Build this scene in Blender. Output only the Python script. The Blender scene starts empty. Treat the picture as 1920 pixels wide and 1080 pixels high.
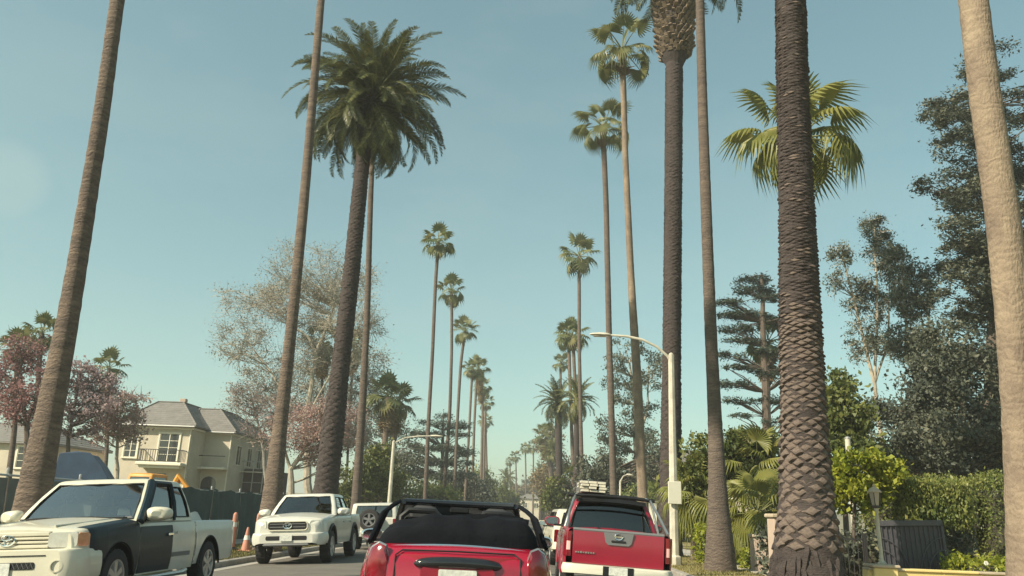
import bpy, math, random
import numpy as np
from mathutils import Vector, Matrix

# ------------------------------------------------------------------ camera, sky, sun, exposure
scene = bpy.context.scene
COL = scene.collection
rad = math.radians

cam_data = bpy.data.cameras.new('camera')
cam = bpy.data.objects.new('camera', cam_data)
COL.objects.link(cam)
cam_data.sensor_width = 36.0
cam_data.lens = 28.125
cam_data.clip_start = 0.05
cam_data.clip_end = 9000
_R = Vector((0.99918878, 0.01603338, 0.03694215))
_U = Vector((-0.03117984, -0.27256753, 0.9616313))
_F = Vector((-0.02548743, 0.96200305, 0.2718465))
cam.matrix_world = Matrix(((_R.x, _U.x, -_F.x, 0), (_R.y, _U.y, -_F.y, 0), (_R.z, _U.z, -_F.z, 1.30), (0, 0, 0, 1)))
scene.camera = cam

SUN_AZ, SUN_EL = rad(236), rad(36)          # clockwise from +Y: behind the camera, to the left
world = bpy.data.worlds.new('World')
scene.world = world
world.use_nodes = True
wn, wl = world.node_tree.nodes, world.node_tree.links
bg = wn['Background']
sky = wn.new('ShaderNodeTexSky')
sky.sky_type = 'NISHITA'
sky.sun_disc = False
sky.sun_elevation = SUN_EL
sky.sun_rotation = SUN_AZ
sky.air_density = 1.0
sky.dust_density = 1.0
sky.ozone_density = 1.0
tint = wn.new('ShaderNodeMix')
tint.data_type = 'RGBA'
tint.blend_type = 'MULTIPLY'
tint.inputs[0].default_value = 1.0
tint.inputs[7].default_value = (0.74, 1.0, 0.72, 1)
wl.new(sky.outputs[0], tint.inputs[6])
gam = wn.new('ShaderNodeGamma')
gam.inputs[1].default_value = 0.70
wl.new(tint.outputs[2], gam.inputs[0])
# barely visible thin high cloud
wtc = wn.new('ShaderNodeTexCoord')
wmp = wn.new('ShaderNodeMapping')
wmp.inputs['Scale'].default_value = (1.0, 1.0, 2.6)
wnz = wn.new('ShaderNodeTexNoise')
wnz.inputs['Scale'].default_value = 2.3
wnz.inputs['Detail'].default_value = 6
wnz.inputs['Roughness'].default_value = 0.55
wmr = wn.new('ShaderNodeMapRange')
wmr.inputs[1].default_value = 0.46
wmr.inputs[2].default_value = 0.80
wmr.inputs[4].default_value = 0.22
wmx = wn.new('ShaderNodeMix')
wmx.data_type = 'RGBA'
wmx.inputs[7].default_value = (2.3, 2.7, 2.4, 1)
wl.new(wtc.outputs['Generated'], wmp.inputs[0])
wl.new(wmp.outputs[0], wnz.inputs['Vector'])
wl.new(wnz.outputs['Fac'], wmr.inputs[0])
# one faint puff of cloud low on the left of the view
wdt = wn.new('ShaderNodeVectorMath')
wdt.operation = 'DOT_PRODUCT'
wdt.inputs[1].default_value = (-0.5553, 0.7680, 0.3190)
wpr = wn.new('ShaderNodeMapRange')
wpr.interpolation_type = 'SMOOTHSTEP'
wpr.inputs[1].default_value = 0.9989
wpr.inputs[2].default_value = 0.9997
wpr.inputs[4].default_value = 0.20
wad = wn.new('ShaderNodeMath')
wl.new(wtc.outputs['Generated'], wdt.inputs[0])
wl.new(wdt.outputs['Value'], wpr.inputs[0])
wl.new(wmr.outputs[0], wad.inputs[0])
wl.new(wpr.outputs[0], wad.inputs[1])
wl.new(wad.outputs[0], wmx.inputs[0])
wl.new(gam.outputs[0], wmx.inputs[6])
wl.new(wmx.outputs[2], bg.inputs[0])
bg.inputs[1].default_value = 0.147

sun_data = bpy.data.lights.new('sun', 'SUN')
sun_data.energy = 4.6
sun_data.angle = rad(0.6)
sun_data.color = (1.0, 0.88, 0.68)
sun = bpy.data.objects.new('sun', sun_data)
COL.objects.link(sun)
_sd = Vector((math.sin(SUN_AZ) * math.cos(SUN_EL), math.cos(SUN_AZ) * math.cos(SUN_EL), math.sin(SUN_EL)))
sun.rotation_euler = _sd.to_track_quat('Z', 'Y').to_euler()
sun.location = (-20, -20, 40)

scene.view_settings.view_transform = 'Standard'
scene.view_settings.look = 'None'
scene.view_settings.exposure = 0.85
scene.view_settings.gamma = 1.0
scene.view_settings.use_curve_mapping = False
scene.render.engine = 'CYCLES'
scene.cycles.max_bounces = 6
scene.cycles.transparent_max_bounces = 12
scene.cycles.use_denoising = True

# ------------------------------------------------------------------ helpers
def pbr(name, col, rough=0.6, metal=0.0, coat=0.0, vary=0.0, vscale=4.0, bump=0.0, bscale=30.0, spec=0.5,
        col2=None, stretch=None, detail=5.0, bands=None):
    """procedural principled material; vary mixes towards col2 (or a darker col) with noise in object space"""
    m = bpy.data.materials.new(name)
    m.use_nodes = True
    n, l = m.node_tree.nodes, m.node_tree.links
    b = n['Principled BSDF']
    b.inputs['Base Color'].default_value = (*col, 1)
    b.inputs['Roughness'].default_value = rough
    b.inputs['Metallic'].default_value = metal
    b.inputs['Coat Weight'].default_value = coat
    b.inputs['Coat Roughness'].default_value = 0.06
    b.inputs['Specular IOR Level'].default_value = spec
    if vary or bump:
        tc = n.new('ShaderNodeTexCoord')
        mp = n.new('ShaderNodeMapping')
        l.new(tc.outputs['Object'], mp.inputs[0])
        if stretch:
            mp.inputs['Scale'].default_value = stretch
    if vary:
        nz = n.new('ShaderNodeTexNoise')
        nz.inputs['Scale'].default_value = vscale
        nz.inputs['Detail'].default_value = detail
        nz.inputs['Roughness'].default_value = 0.65
        l.new(mp.outputs[0], nz.inputs['Vector'])
        rp = n.new('ShaderNodeMapRange')
        rp.inputs[1].default_value = 0.33
        rp.inputs[2].default_value = 0.67
        l.new(nz.outputs['Fac'], rp.inputs[0])
        mx = n.new('ShaderNodeMix')
        mx.data_type = 'RGBA'
        c2 = col2 if col2 else tuple(c * (1 - vary) for c in col)
        mx.inputs[6].default_value = (*col, 1)
        mx.inputs[7].default_value = (*c2, 1)
        l.new(rp.outputs[0], mx.inputs[0])
        l.new(mx.outputs[2], b.inputs['Base Color'])
    if bands:                                    # uneven horizontal rings (or courses): (scale, colour amount, relief)
        wv = n.new('ShaderNodeTexWave')
        wv.bands_direction = 'Z'
        wv.inputs['Scale'].default_value = bands[0]
        wv.inputs['Distortion'].default_value = bands[3] if len(bands) > 3 else 5.0
        wv.inputs['Detail'].default_value = 3
        wv.inputs['Detail Scale'].default_value = 1.6
        l.new(tc.outputs['Object'], wv.inputs['Vector'])
        wr = n.new('ShaderNodeMapRange')
        wr.inputs[1].default_value = 0.0
        wr.inputs[2].default_value = 0.35
        wr.inputs[3].default_value = 1 - bands[1]
        wr.inputs[4].default_value = 1.0
        l.new(wv.outputs['Fac'], wr.inputs[0])
        m2 = n.new('ShaderNodeMix')
        m2.data_type = 'RGBA'
        m2.blend_type = 'MULTIPLY'
        m2.inputs[0].default_value = 1.0
        l.new(mx.outputs[2], m2.inputs[6])
        l.new(wr.outputs[0], m2.inputs[7])
        l.new(m2.outputs[2], b.inputs['Base Color'])
    if bump:
        nb = n.new('ShaderNodeTexNoise')
        nb.inputs['Scale'].default_value = bscale
        nb.inputs['Detail'].default_value = 6
        l.new(mp.outputs[0], nb.inputs['Vector'])
        bp = n.new('ShaderNodeBump')
        bp.inputs['Strength'].default_value = bump
        bp.inputs['Distance'].default_value = 0.05
        if bands:
            ma = n.new('ShaderNodeMath')
            ma.operation = 'MULTIPLY_ADD'
            ma.inputs[1].default_value = bands[2]
            l.new(wv.outputs['Fac'], ma.inputs[0])
            l.new(nb.outputs['Fac'], ma.inputs[2])
            l.new(ma.outputs[0], bp.inputs['Height'])
        else:
            l.new(nb.outputs['Fac'], bp.inputs['Height'])
        l.new(bp.outputs[0], b.inputs['Normal'])
    return m

def leafmat(name, cols, trans=0.3, rough=0.55, sc=0.35):
    """leaf colour picked per leaf among cols; part of the light passes through"""
    m = bpy.data.materials.new(name)
    m.use_nodes = True
    n, l = m.node_tree.nodes, m.node_tree.links
    b = n['Principled BSDF']
    out = n['Material Output']
    g = n.new('ShaderNodeNewGeometry')
    tc = n.new('ShaderNodeTexCoord')
    nz = n.new('ShaderNodeTexNoise')
    nz.inputs['Scale'].default_value = sc
    nz.inputs['Detail'].default_value = 3
    l.new(tc.outputs['Object'], nz.inputs['Vector'])
    ad = n.new('ShaderNodeMath')
    ad.operation = 'MULTIPLY_ADD'
    ad.inputs[1].default_value = 0.55
    sub = n.new('ShaderNodeMath')
    sub.operation = 'MULTIPLY_ADD'
    sub.inputs[1].default_value = 1.6
    sub.inputs[2].default_value = -0.58
    l.new(nz.outputs['Fac'], sub.inputs[0])
    l.new(g.outputs['Random Per Island'], ad.inputs[0])
    l.new(sub.outputs[0], ad.inputs[2])
    rp = n.new('ShaderNodeValToRGB')
    e = rp.color_ramp.elements
    while len(e) < len(cols):
        e.new(0.5)
    for i, c in enumerate(cols):
        e[i].position = i / max(1, len(cols) - 1)
        e[i].color = (*c, 1)
    l.new(ad.outputs[0], rp.inputs[0])
    l.new(rp.outputs[0], b.inputs['Base Color'])
    b.inputs['Roughness'].default_value = rough
    b.inputs['Specular IOR Level'].default_value = 0.35
    tr = n.new('ShaderNodeBsdfTranslucent')
    l.new(rp.outputs[0], tr.inputs[0])
    mx = n.new('ShaderNodeMixShader')
    mx.inputs[0].default_value = trans
    l.new(b.outputs[0], mx.inputs[1])
    l.new(tr.outputs[0], mx.inputs[2])
    l.new(mx.outputs[0], out.inputs[0])
    return m

def glassmat(name, tintc, gloss=1.0, rough=0.03, ior=1.5, base=0.03):
    m = bpy.data.materials.new(name)
    m.use_nodes = True
    n, l = m.node_tree.nodes, m.node_tree.links
    n.remove(n['Principled BSDF'])
    t = n.new('ShaderNodeBsdfTransparent')
    t.inputs[0].default_value = (*tintc, 1)
    g = n.new('ShaderNodeBsdfGlossy')
    g.inputs[0].default_value = (gloss, gloss, gloss, 1)
    g.inputs['Roughness'].default_value = rough
    fr = n.new('ShaderNodeFresnel')
    fr.inputs[0].default_value = ior
    mul = n.new('ShaderNodeMath')
    mul.operation = 'MULTIPLY_ADD'
    mul.inputs[1].default_value = 1.6
    mul.inputs[2].default_value = base
    mul.use_clamp = True
    l.new(fr.outputs[0], mul.inputs[0])
    mx = n.new('ShaderNodeMixShader')
    l.new(mul.outputs[0], mx.inputs[0])
    l.new(t.outputs[0], mx.inputs[1])
    l.new(g.outputs[0], mx.inputs[2])
    l.new(mx.outputs[0], n['Material Output'].inputs[0])
    return m

def mesh_np(name, V, F, mats, mi=None, smooth=False):
    """fast mesh from numpy arrays, F is (M,3) or (M,4)"""
    V = np.asarray(V, dtype=np.float32)
    F = np.asarray(F, dtype=np.int32)
    me = bpy.data.meshes.new(name)
    k = F.shape[1]
    me.vertices.add(len(V))
    me.vertices.foreach_set('co', V.ravel())
    me.loops.add(F.size)
    me.loops.foreach_set('vertex_index', F.ravel())
    me.polygons.add(len(F))
    me.polygons.foreach_set('loop_start', np.arange(0, F.size, k, dtype=np.int32))
    me.polygons.foreach_set('loop_total', np.full(len(F), k, dtype=np.int32))
    if smooth:
        me.polygons.foreach_set('use_smooth', np.ones(len(F), dtype=bool))
    if mi is not None:
        me.polygons.foreach_set('material_index', np.asarray(mi, dtype=np.int32))
    for mm in (mats if isinstance(mats, (list, tuple)) else [mats]):
        me.materials.append(mm)
    me.update()
    me.validate()
    return me

def link(name, data, parent=None, loc=None, rot=None, scale=None):
    o = bpy.data.objects.new(name, data)
    COL.objects.link(o)
    if parent is not None:
        o.parent = parent
    if loc is not None:
        o.location = loc
    if rot is not None:
        o.rotation_euler = rot
    if scale is not None:
        o.scale = scale
    return o

def tag(o, label, cat, group=None, kind=None):
    o['label'] = label
    o['category'] = cat
    if group:
        o['group'] = group
    if kind:
        o['kind'] = kind
    return o

def thing(name, label, cat, loc=(0, 0, 0), rot=(0, 0, 0), group=None):
    o = link(name, None, None, loc, rot)
    o.empty_display_size = 0.3
    return tag(o, label, cat, group)

def structure(o):
    o['kind'] = 'structure'
    return o

class MB:
    """collects shapes; build() links them as one mesh object"""
    def __init__(self):
        self.v, self.f, self.m = [], [], []
    def add(self, vs, fs, mi=0):
        b = len(self.v)
        self.v += [tuple(p) for p in vs]
        self.f += [tuple(i + b for i in f) for f in fs]
        self.m += [mi] * len(fs)
        return self
    def box(self, c, s, rz=0.0, rx=0.0, ry=0.0, mi=0, taper=1.0, bev=0.0):
        hx, hy, hz = s[0] / 2, s[1] / 2, s[2] / 2
        if bev <= 0:
            vs = []
            for z, k in ((-hz, 1.0), (hz, taper)):
                vs += [(-hx * k, -hy * k, z), (hx * k, -hy * k, z), (hx * k, hy * k, z), (-hx * k, hy * k, z)]
            fs = [(3, 2, 1, 0), (4, 5, 6, 7), (0, 1, 5, 4), (1, 2, 6, 5), (2, 3, 7, 6), (3, 0, 4, 7)]
        else:
            b = min(bev, hx * .9, hy * .9, hz * .9)
            rings = [(-hz, b), (-hz + b, 0), (hz - b, 0), (hz, b)]
            vs, fs = [], []
            for z, i in rings:
                X, Y = hx - i, hy - i
                c2 = b * .6
                vs += [(-X + c2, -Y, z), (X - c2, -Y, z), (X, -Y + c2, z), (X, Y - c2, z), (X - c2, Y, z), (-X + c2, Y, z), (-X, Y - c2, z), (-X, -Y + c2, z)]
            for r in range(3):
                for k in range(8):
                    fs.append((r * 8 + k, r * 8 + (k + 1) % 8, r * 8 + 8 + (k + 1) % 8, r * 8 + 8 + k))
            fs.append(tuple(range(7, -1, -1)))
            fs.append(tuple(range(24, 32)))
        R = Matrix.Rotation(rz, 3, 'Z') @ Matrix.Rotation(ry, 3, 'Y') @ Matrix.Rotation(rx, 3, 'X')
        C = Vector(c)
        return self.add([R @ Vector(p) + C for p in vs], fs, mi)
    def tube(self, pts, rs, n=8, mi=0, cap=True):
        pts = [Vector(p) for p in pts]
        if not isinstance(rs, (list, tuple)):
            rs = [rs] * len(pts)
        vs, fs = [], []
        ref = None
        for i, p in enumerate(pts):
            a = pts[max(0, i - 1)]
            b = pts[min(len(pts) - 1, i + 1)]
            t = (b - a)
            if t.length < 1e-9:
                t = Vector((0, 0, 1))
            t.normalize()
            if ref is None:
                ref = Vector((1, 0, 0)) if abs(t.x) < .8 else Vector((0, 1, 0))
            u = (ref - t * ref.dot(t)).normalized()
            w = t.cross(u)
            ref = u
            for k in range(n):
                an = 2 * math.pi * k / n
                vs.append(p + (u * math.cos(an) + w * math.sin(an)) * rs[i])
        for i in range(len(pts) - 1):
            for k in range(n):
                fs.append((i * n + k, i * n + (k + 1) % n, (i + 1) * n + (k + 1) % n, (i + 1) * n + k))
        if cap:
            fs.append(tuple(range(n - 1, -1, -1)))
            fs.append(tuple((len(pts) - 1) * n + k for k in range(n)))
        return self.add(vs, fs, mi)
    def lathe(self, prof, n=20, axis='Z', c=(0, 0, 0), mi=0, close=True):
        vs, fs = [], []
        for r, h in prof:
            for k in range(n):
                a = 2 * math.pi * k / n
                x, y = r * math.cos(a), r * math.sin(a)
                p = (x, y, h) if axis == 'Z' else ((h, x, y) if axis == 'X' else (x, h, y))
                vs.append((p[0] + c[0], p[1] + c[1], p[2] + c[2]))
        for i in range(len(prof) - 1):
            for k in range(n):
                q = (i * n + k, i * n + (k + 1) % n, (i + 1) * n + (k + 1) % n, (i + 1) * n + k)
                fs.append(q)
        if close:
            if prof[0][0] > 1e-6:
                fs.append(tuple(range(n - 1, -1, -1)))
            if prof[-1][0] > 1e-6:
                fs.append(tuple((len(prof) - 1) * n + k for k in range(n)))
        return self.add(vs, fs, mi)
    def grid(self, fn, nu, nv, mi=0, flip=False):
        vs = [fn(i / nu, j / nv) for j in range(nv + 1) for i in range(nu + 1)]
        fs = []
        for j in range(nv):
            for i in range(nu):
                a = j * (nu + 1) + i
                q = (a, a + 1, a + nu + 2, a + nu + 1)
                fs.append(q[::-1] if flip else q)
        return self.add(vs, fs, mi)
    def prism(self, outline, d0, d1, axis='Y', mi=0):
        """outline of (a,b) extruded along axis; axis Y: (x,z), axis X: (y,z), axis Z: (x,y)"""
        n = len(outline)
        def P(a, b, d):
            return (a, d, b) if axis == 'Y' else ((d, a, b) if axis == 'X' else (a, b, d))
        vs = [P(a, b, d0) for a, b in outline] + [P(a, b, d1) for a, b in outline]
        fs = [tuple(range(n)), tuple(range(2 * n - 1, n - 1, -1))]
        fs += [(i, i + n, (i + 1) % n + n, (i + 1) % n) for i in range(n)]
        return self.add(vs, fs, mi)
    def data(self, name, mats, smooth=False):
        me = bpy.data.meshes.new(name)
        me.from_pydata(self.v, [], self.f)
        for mm in (mats if isinstance(mats, (list, tuple)) else [mats]):
            me.materials.append(mm)
        me.polygons.foreach_set('material_index', self.m)
        if smooth:
            me.polygons.foreach_set('use_smooth', [True] * len(self.f))
            me.set_sharp_from_angle(angle=rad(38)) if hasattr(me, 'set_sharp_from_angle') else None
        import bmesh
        bm = bmesh.new()
        bm.from_mesh(me)
        bmesh.ops.recalc_face_normals(bm, faces=bm.faces)
        bm.to_mesh(me)
        bm.free()
        me.update()
        return me
    def build(self, name, mats, parent=None, smooth=False, loc=None, rot=None):
        return link(name, self.data(name, mats, smooth), parent, loc, rot)

def lerp(a, b, t):
    return a + (b - a) * t

def interp(keys, x):
    if x <= keys[0][0]:
        return keys[0][1]
    for (x0, v0), (x1, v1) in zip(keys, keys[1:]):
        if x <= x1:
            return v0 + (v1 - v0) * (x - x0) / (x1 - x0)
    return keys[-1][1]

# ------------------------------------------------------------------ materials
M = {}
M['asphalt'] = pbr('asphalt', (0.15, 0.138, 0.118), 0.9, vary=.3, vscale=1.2, bump=.25, bscale=160)
M['gutter'] = pbr('gutter_concrete', (0.36, 0.34, 0.30), 0.9, vary=.3, vscale=2.5, bump=.2, bscale=60)
M['kerb'] = pbr('kerb_concrete', (0.31, 0.29, 0.26), 0.9, vary=.35, vscale=3, bump=.2, bscale=50)
M['verge'] = pbr('dry_verge', (0.21, 0.17, 0.075), 0.95, vary=.5, vscale=1.6, col2=(0.12, 0.12, 0.045), bump=.5, bscale=25)
M['grass'] = leafmat('grass_blades', [(0.10, 0.11, 0.03), (0.20, 0.18, 0.06), (0.28, 0.23, 0.10)], .25, sc=.8)
M['paving'] = pbr('concrete_paving', (0.40, 0.37, 0.32), 0.9, vary=.25, vscale=2)
M['hill'] = pbr('dry_hillside', (0.22, 0.17, 0.09), 0.95, vary=.5, vscale=.05, col2=(0.10, 0.10, 0.045))
M['bark_fan'] = pbr('fan_palm_bark', (0.20, 0.15, 0.112), 0.9, vary=.5, vscale=2.6, col2=(0.095, 0.072, 0.06), bump=.8, bscale=22, bands=(3.4, .16, .28, 9.0), stretch=(1, 1, 3.5))
M['bark_fan_pale'] = pbr('fan_palm_bark_pale', (0.275, 0.215, 0.152), 0.9, vary=.5, vscale=2.4, col2=(0.145, 0.108, 0.082), bump=.5, bscale=30, stretch=(1.3, 1.3, .7), detail=9, bands=(2.6, .13, .2, 11.0))
M['bark_fan_dark'] = pbr('fan_palm_bark_grey', (0.155, 0.12, 0.095), 0.9, vary=.5, vscale=2.6, col2=(0.085, 0.066, 0.056), bump=.8, bscale=22, bands=(3.2, .15, .28, 9.0), stretch=(1, 1, 3.5))
M['bark_date'] = pbr('date_palm_bark', (0.062, 0.049, 0.045), 0.95, vary=.5, vscale=3, col2=(0.035, 0.027, 0.026), bump=.8, bscale=14, stretch=(1, 1, 2.5))
M['scar_dark'] = pbr('dark_leaf_scar', (0.072, 0.056, 0.052), 0.95, vary=.5, vscale=6, col2=(0.038, 0.03, 0.029), bump=.6, bscale=40)  # darker version of the leaf scar colour, for the joined scars
M['scar'] = pbr('leaf_scar', (0.19, 0.145, 0.118), 0.9, vary=.6, vscale=5, col2=(0.085, 0.064, 0.055), bump=.6, bscale=40)
M['stub'] = pbr('cut_frond_stub', (0.27, 0.205, 0.14), 0.85, vary=.6, vscale=4, col2=(0.06, 0.045, 0.036))
M['fan_leaf'] = leafmat('fan_frond', [(0.06, 0.09, 0.035), (0.14, 0.155, 0.06), (0.26, 0.24, 0.11)], .35, .4, .6)
M['fan_leaf_y'] = leafmat('fan_frond_yellow', [(0.08, 0.115, 0.03), (0.19, 0.20, 0.052), (0.33, 0.295, 0.09)], .35, .45, .6)
M['date_leaf'] = leafmat('date_frond', [(0.05, 0.066, 0.028), (0.12, 0.13, 0.045), (0.27, 0.235, 0.09)], .28, .4, .5)
M['dead_leaf'] = leafmat('dead_frond', [(0.10, 0.075, 0.04), (0.19, 0.14, 0.075), (0.26, 0.19, 0.10)], .2, .8, .6)
M['petiole'] = pbr('petiole', (0.16, 0.17, 0.07), 0.6)
M['bark'] = pbr('tree_bark', (0.13, 0.10, 0.08), 0.95, vary=.4, vscale=5, bump=.5, bscale=20, stretch=(1, 1, .4))
M['bark_pale'] = pbr('pale_bark', (0.42, 0.37, 0.29), 0.9, vary=.4, vscale=2.5, bump=.3, bscale=15)
M['bark_grey'] = pbr('grey_bark', (0.27, 0.25, 0.22), 0.9, vary=.4, vscale=3, bump=.3, bscale=15)
M['syc_leaf'] = leafmat('sycamore_leaf', [(0.20, 0.205, 0.165), (0.31, 0.30, 0.245), (0.42, 0.38, 0.32)], .35, .7)
M['pink_leaf'] = leafmat('pinkish_leaf', [(0.27, 0.15, 0.155), (0.40, 0.26, 0.235), (0.50, 0.38, 0.32)], .35, .7)
M['maroon_leaf'] = leafmat('maroon_leaf', [(0.13, 0.055, 0.066), (0.30, 0.15, 0.15), (0.44, 0.28, 0.25)], .4, .6)
M['mauve_leaf'] = leafmat('mauve_leaf', [(0.22, 0.15, 0.18), (0.42, 0.30, 0.31), (0.58, 0.48, 0.46)], .4, .6)
M['cedar_leaf'] = leafmat('cedar_needles', [(0.024, 0.040, 0.033), (0.05, 0.072, 0.052), (0.11, 0.125, 0.08)], .15, .6)
M['euc_leaf'] = leafmat('eucalyptus_leaf', [(0.05, 0.066, 0.05), (0.105, 0.12, 0.082), (0.19, 0.19, 0.135)], .25, .5)
M['dark_leaf'] = leafmat('dark_evergreen', [(0.036, 0.046, 0.037), (0.075, 0.086, 0.06), (0.15, 0.15, 0.10)], .15, .55)
M['green_leaf'] = leafmat('green_leaf', [(0.045, 0.066, 0.02), (0.11, 0.135, 0.035), (0.23, 0.225, 0.06)], .3, .5)
M['lime_leaf'] = leafmat('lime_leaf', [(0.10, 0.145, 0.015), (0.26, 0.29, 0.03), (0.42, 0.40, 0.06)], .4, .45, .9)
M['hedge_leaf'] = leafmat('hedge_leaf', [(0.075, 0.11, 0.028), (0.17, 0.195, 0.05), (0.28, 0.27, 0.085)], .3, .5, .8)
M['tan_leaf'] = leafmat('tan_brush', [(0.11, 0.085, 0.04), (0.20, 0.15, 0.075), (0.27, 0.21, 0.12)], .25, .8)
M['shade_core'] = pbr('shaded_inside', (0.045, 0.042, 0.028), 0.95)  # dark tone that stands for the shade inside the hedges
M['flower'] = pbr('white_flower', (0.75, 0.73, 0.66), 0.6)
# vehicles
M['cream_paint'] = pbr('warm_white_paint', (0.60, 0.575, 0.46), 0.34, coat=.5, vary=.14, vscale=2)
M['white_paint'] = pbr('white_paint', (0.57, 0.57, 0.51), 0.32, coat=.5, vary=.14, vscale=2)
M['navy_paint'] = pbr('navy_primer_paint', (0.006, 0.018, 0.028), 0.42, spec=.25, coat=.08, vary=.25, vscale=4)
M['red_paint'] = pbr('bright_red_paint', (0.31, 0.005, 0.026), 0.22, coat=1.0, vary=.12, vscale=2)
M['crimson_paint'] = pbr('crimson_paint', (0.25, 0.006, 0.026), 0.28, coat=.9, vary=.15, vscale=2)
M['black_plastic'] = pbr('black_plastic', (0.012, 0.013, 0.015), 0.5, spec=.3, vary=.3, vscale=12)
M['gloss_black'] = pbr('gloss_black', (0.012, 0.013, 0.016), 0.12, coat=.5)
M['grey_plastic'] = pbr('grey_plastic', (0.14, 0.145, 0.15), 0.5)
M['silver'] = pbr('silver_trim', (0.55, 0.55, 0.54), 0.3, metal=.9)
M['chrome'] = pbr('chrome', (0.85, 0.85, 0.83), 0.08, metal=1.0)
M['rubber'] = pbr('tyre_rubber', (0.022, 0.022, 0.023), 0.85, bump=.2, bscale=60)
M['alloy'] = pbr('alloy_rim', (0.42, 0.42, 0.42), 0.35, metal=.8)
M['under'] = pbr('underbody', (0.012, 0.012, 0.013), 0.9)
M['fabric'] = pbr('black_soft_top', (0.005, 0.006, 0.009), 0.9, spec=.12, bump=.35, bscale=9)
M['seat'] = pbr('seat_cloth', (0.035, 0.036, 0.04), 0.85)
M['seat_pale'] = pbr('pale_seat_cloth', (0.30, 0.30, 0.27), 0.85)
M['glass_clear'] = glassmat('windscreen_glass', (0.50, 0.58, 0.56), base=0.24)
M['glass_tint'] = glassmat('tinted_glass', (0.12, 0.15, 0.17), base=0.07)
M['glass_dark'] = glassmat('dark_tinted_glass', (0.03, 0.035, 0.045))
M['lamp_clear'] = pbr('headlamp_lens', (0.62, 0.62, 0.55), 0.15, coat=1.0, vary=.2, vscale=14)
M['lamp_amber'] = pbr('amber_lens', (0.62, 0.29, 0.13), 0.2, coat=1.0, vary=.3, vscale=16)
M['lamp_red'] = pbr('red_lens', (0.20, 0.003, 0.014), 0.12, coat=1.0, vary=.5, vscale=9)
M['lamp_pink'] = pbr('faded_lens', (0.75, 0.42, 0.40), 0.2, coat=1.0)
M['plate'] = pbr('number_plate', (0.68, 0.69, 0.62), 0.5, vary=.45, vscale=22, col2=(0.40, 0.42, 0.40))
M['tarp_white'] = pbr('white_tarp', (0.62, 0.63, 0.58), 0.7, vary=.2, vscale=4)
# street and buildings
M['pole'] = pbr('concrete_pole', (0.58, 0.55, 0.45), 0.8, vary=.4, vscale=2.2, bump=.15, bscale=60)
M['sign_white'] = pbr('white_painted_metal', (0.56, 0.55, 0.46), 0.5, vary=.08, vscale=4)
M['metal_grey'] = pbr('galvanised_steel', (0.42, 0.42, 0.40), 0.45, metal=.6)
M['stucco'] = pbr('cream_stucco', (0.58, 0.52, 0.41), 0.9, vary=.2, vscale=.8, bump=.15, bscale=30)
M['stucco_pink'] = pbr('rose_stucco', (0.46, 0.36, 0.29), 0.9, vary=.2, vscale=.8)
M['trim_white'] = pbr('white_trim', (0.72, 0.68, 0.56), 0.7)
M['slate'] = pbr('grey_roof_tiles', (0.20, 0.19, 0.178), 0.85, vary=.3, vscale=1.5, bump=.5, bscale=9, bands=(1.6, .22, 1.2, .6))
M['pane'] = pbr('window_pane', (0.035, 0.04, 0.04), 0.08, coat=.4)
M['wood_dark'] = pbr('dark_timber', (0.07, 0.05, 0.045), 0.85, vary=.3, vscale=5)
M['iron'] = pbr('wrought_iron', (0.05, 0.05, 0.05), 0.5, metal=.4)
M['screen'] = pbr('green_screen_fabric', (0.055, 0.085, 0.085), 0.85, vary=.3, vscale=2.2, bump=.3, bscale=7)
M['screen_grey'] = pbr('grey_screen_fabric', (0.15, 0.155, 0.135), 0.85, vary=.25, vscale=2.2, bump=.3, bscale=7)
M['blue_tarp'] = pbr('blue_tarp', (0.05, 0.095, 0.17), 0.6, vary=.35, vscale=1.5)
M['orange'] = pbr('orange_machine_paint', (0.62, 0.28, 0.04), 0.5, vary=.2, vscale=4)
M['cone'] = pbr('faded_orange_plastic', (0.50, 0.22, 0.15), 0.65, vary=.25, vscale=5)
M['yellow_wall'] = pbr('pale_yellow_wall', (0.66, 0.52, 0.22), 0.85, vary=.12, vscale=2, bump=.1, bscale=40)
M['stone_cap'] = pbr('stone_cap', (0.46, 0.38, 0.28), 0.85, vary=.25, vscale=6)
M['gate'] = pbr('gate_grey', (0.075, 0.072, 0.085), 0.6, vary=.25, vscale=5)
M['frost'] = pbr('frosted_lamp_glass', (0.36, 0.31, 0.25), 0.3, coat=.3)
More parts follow.
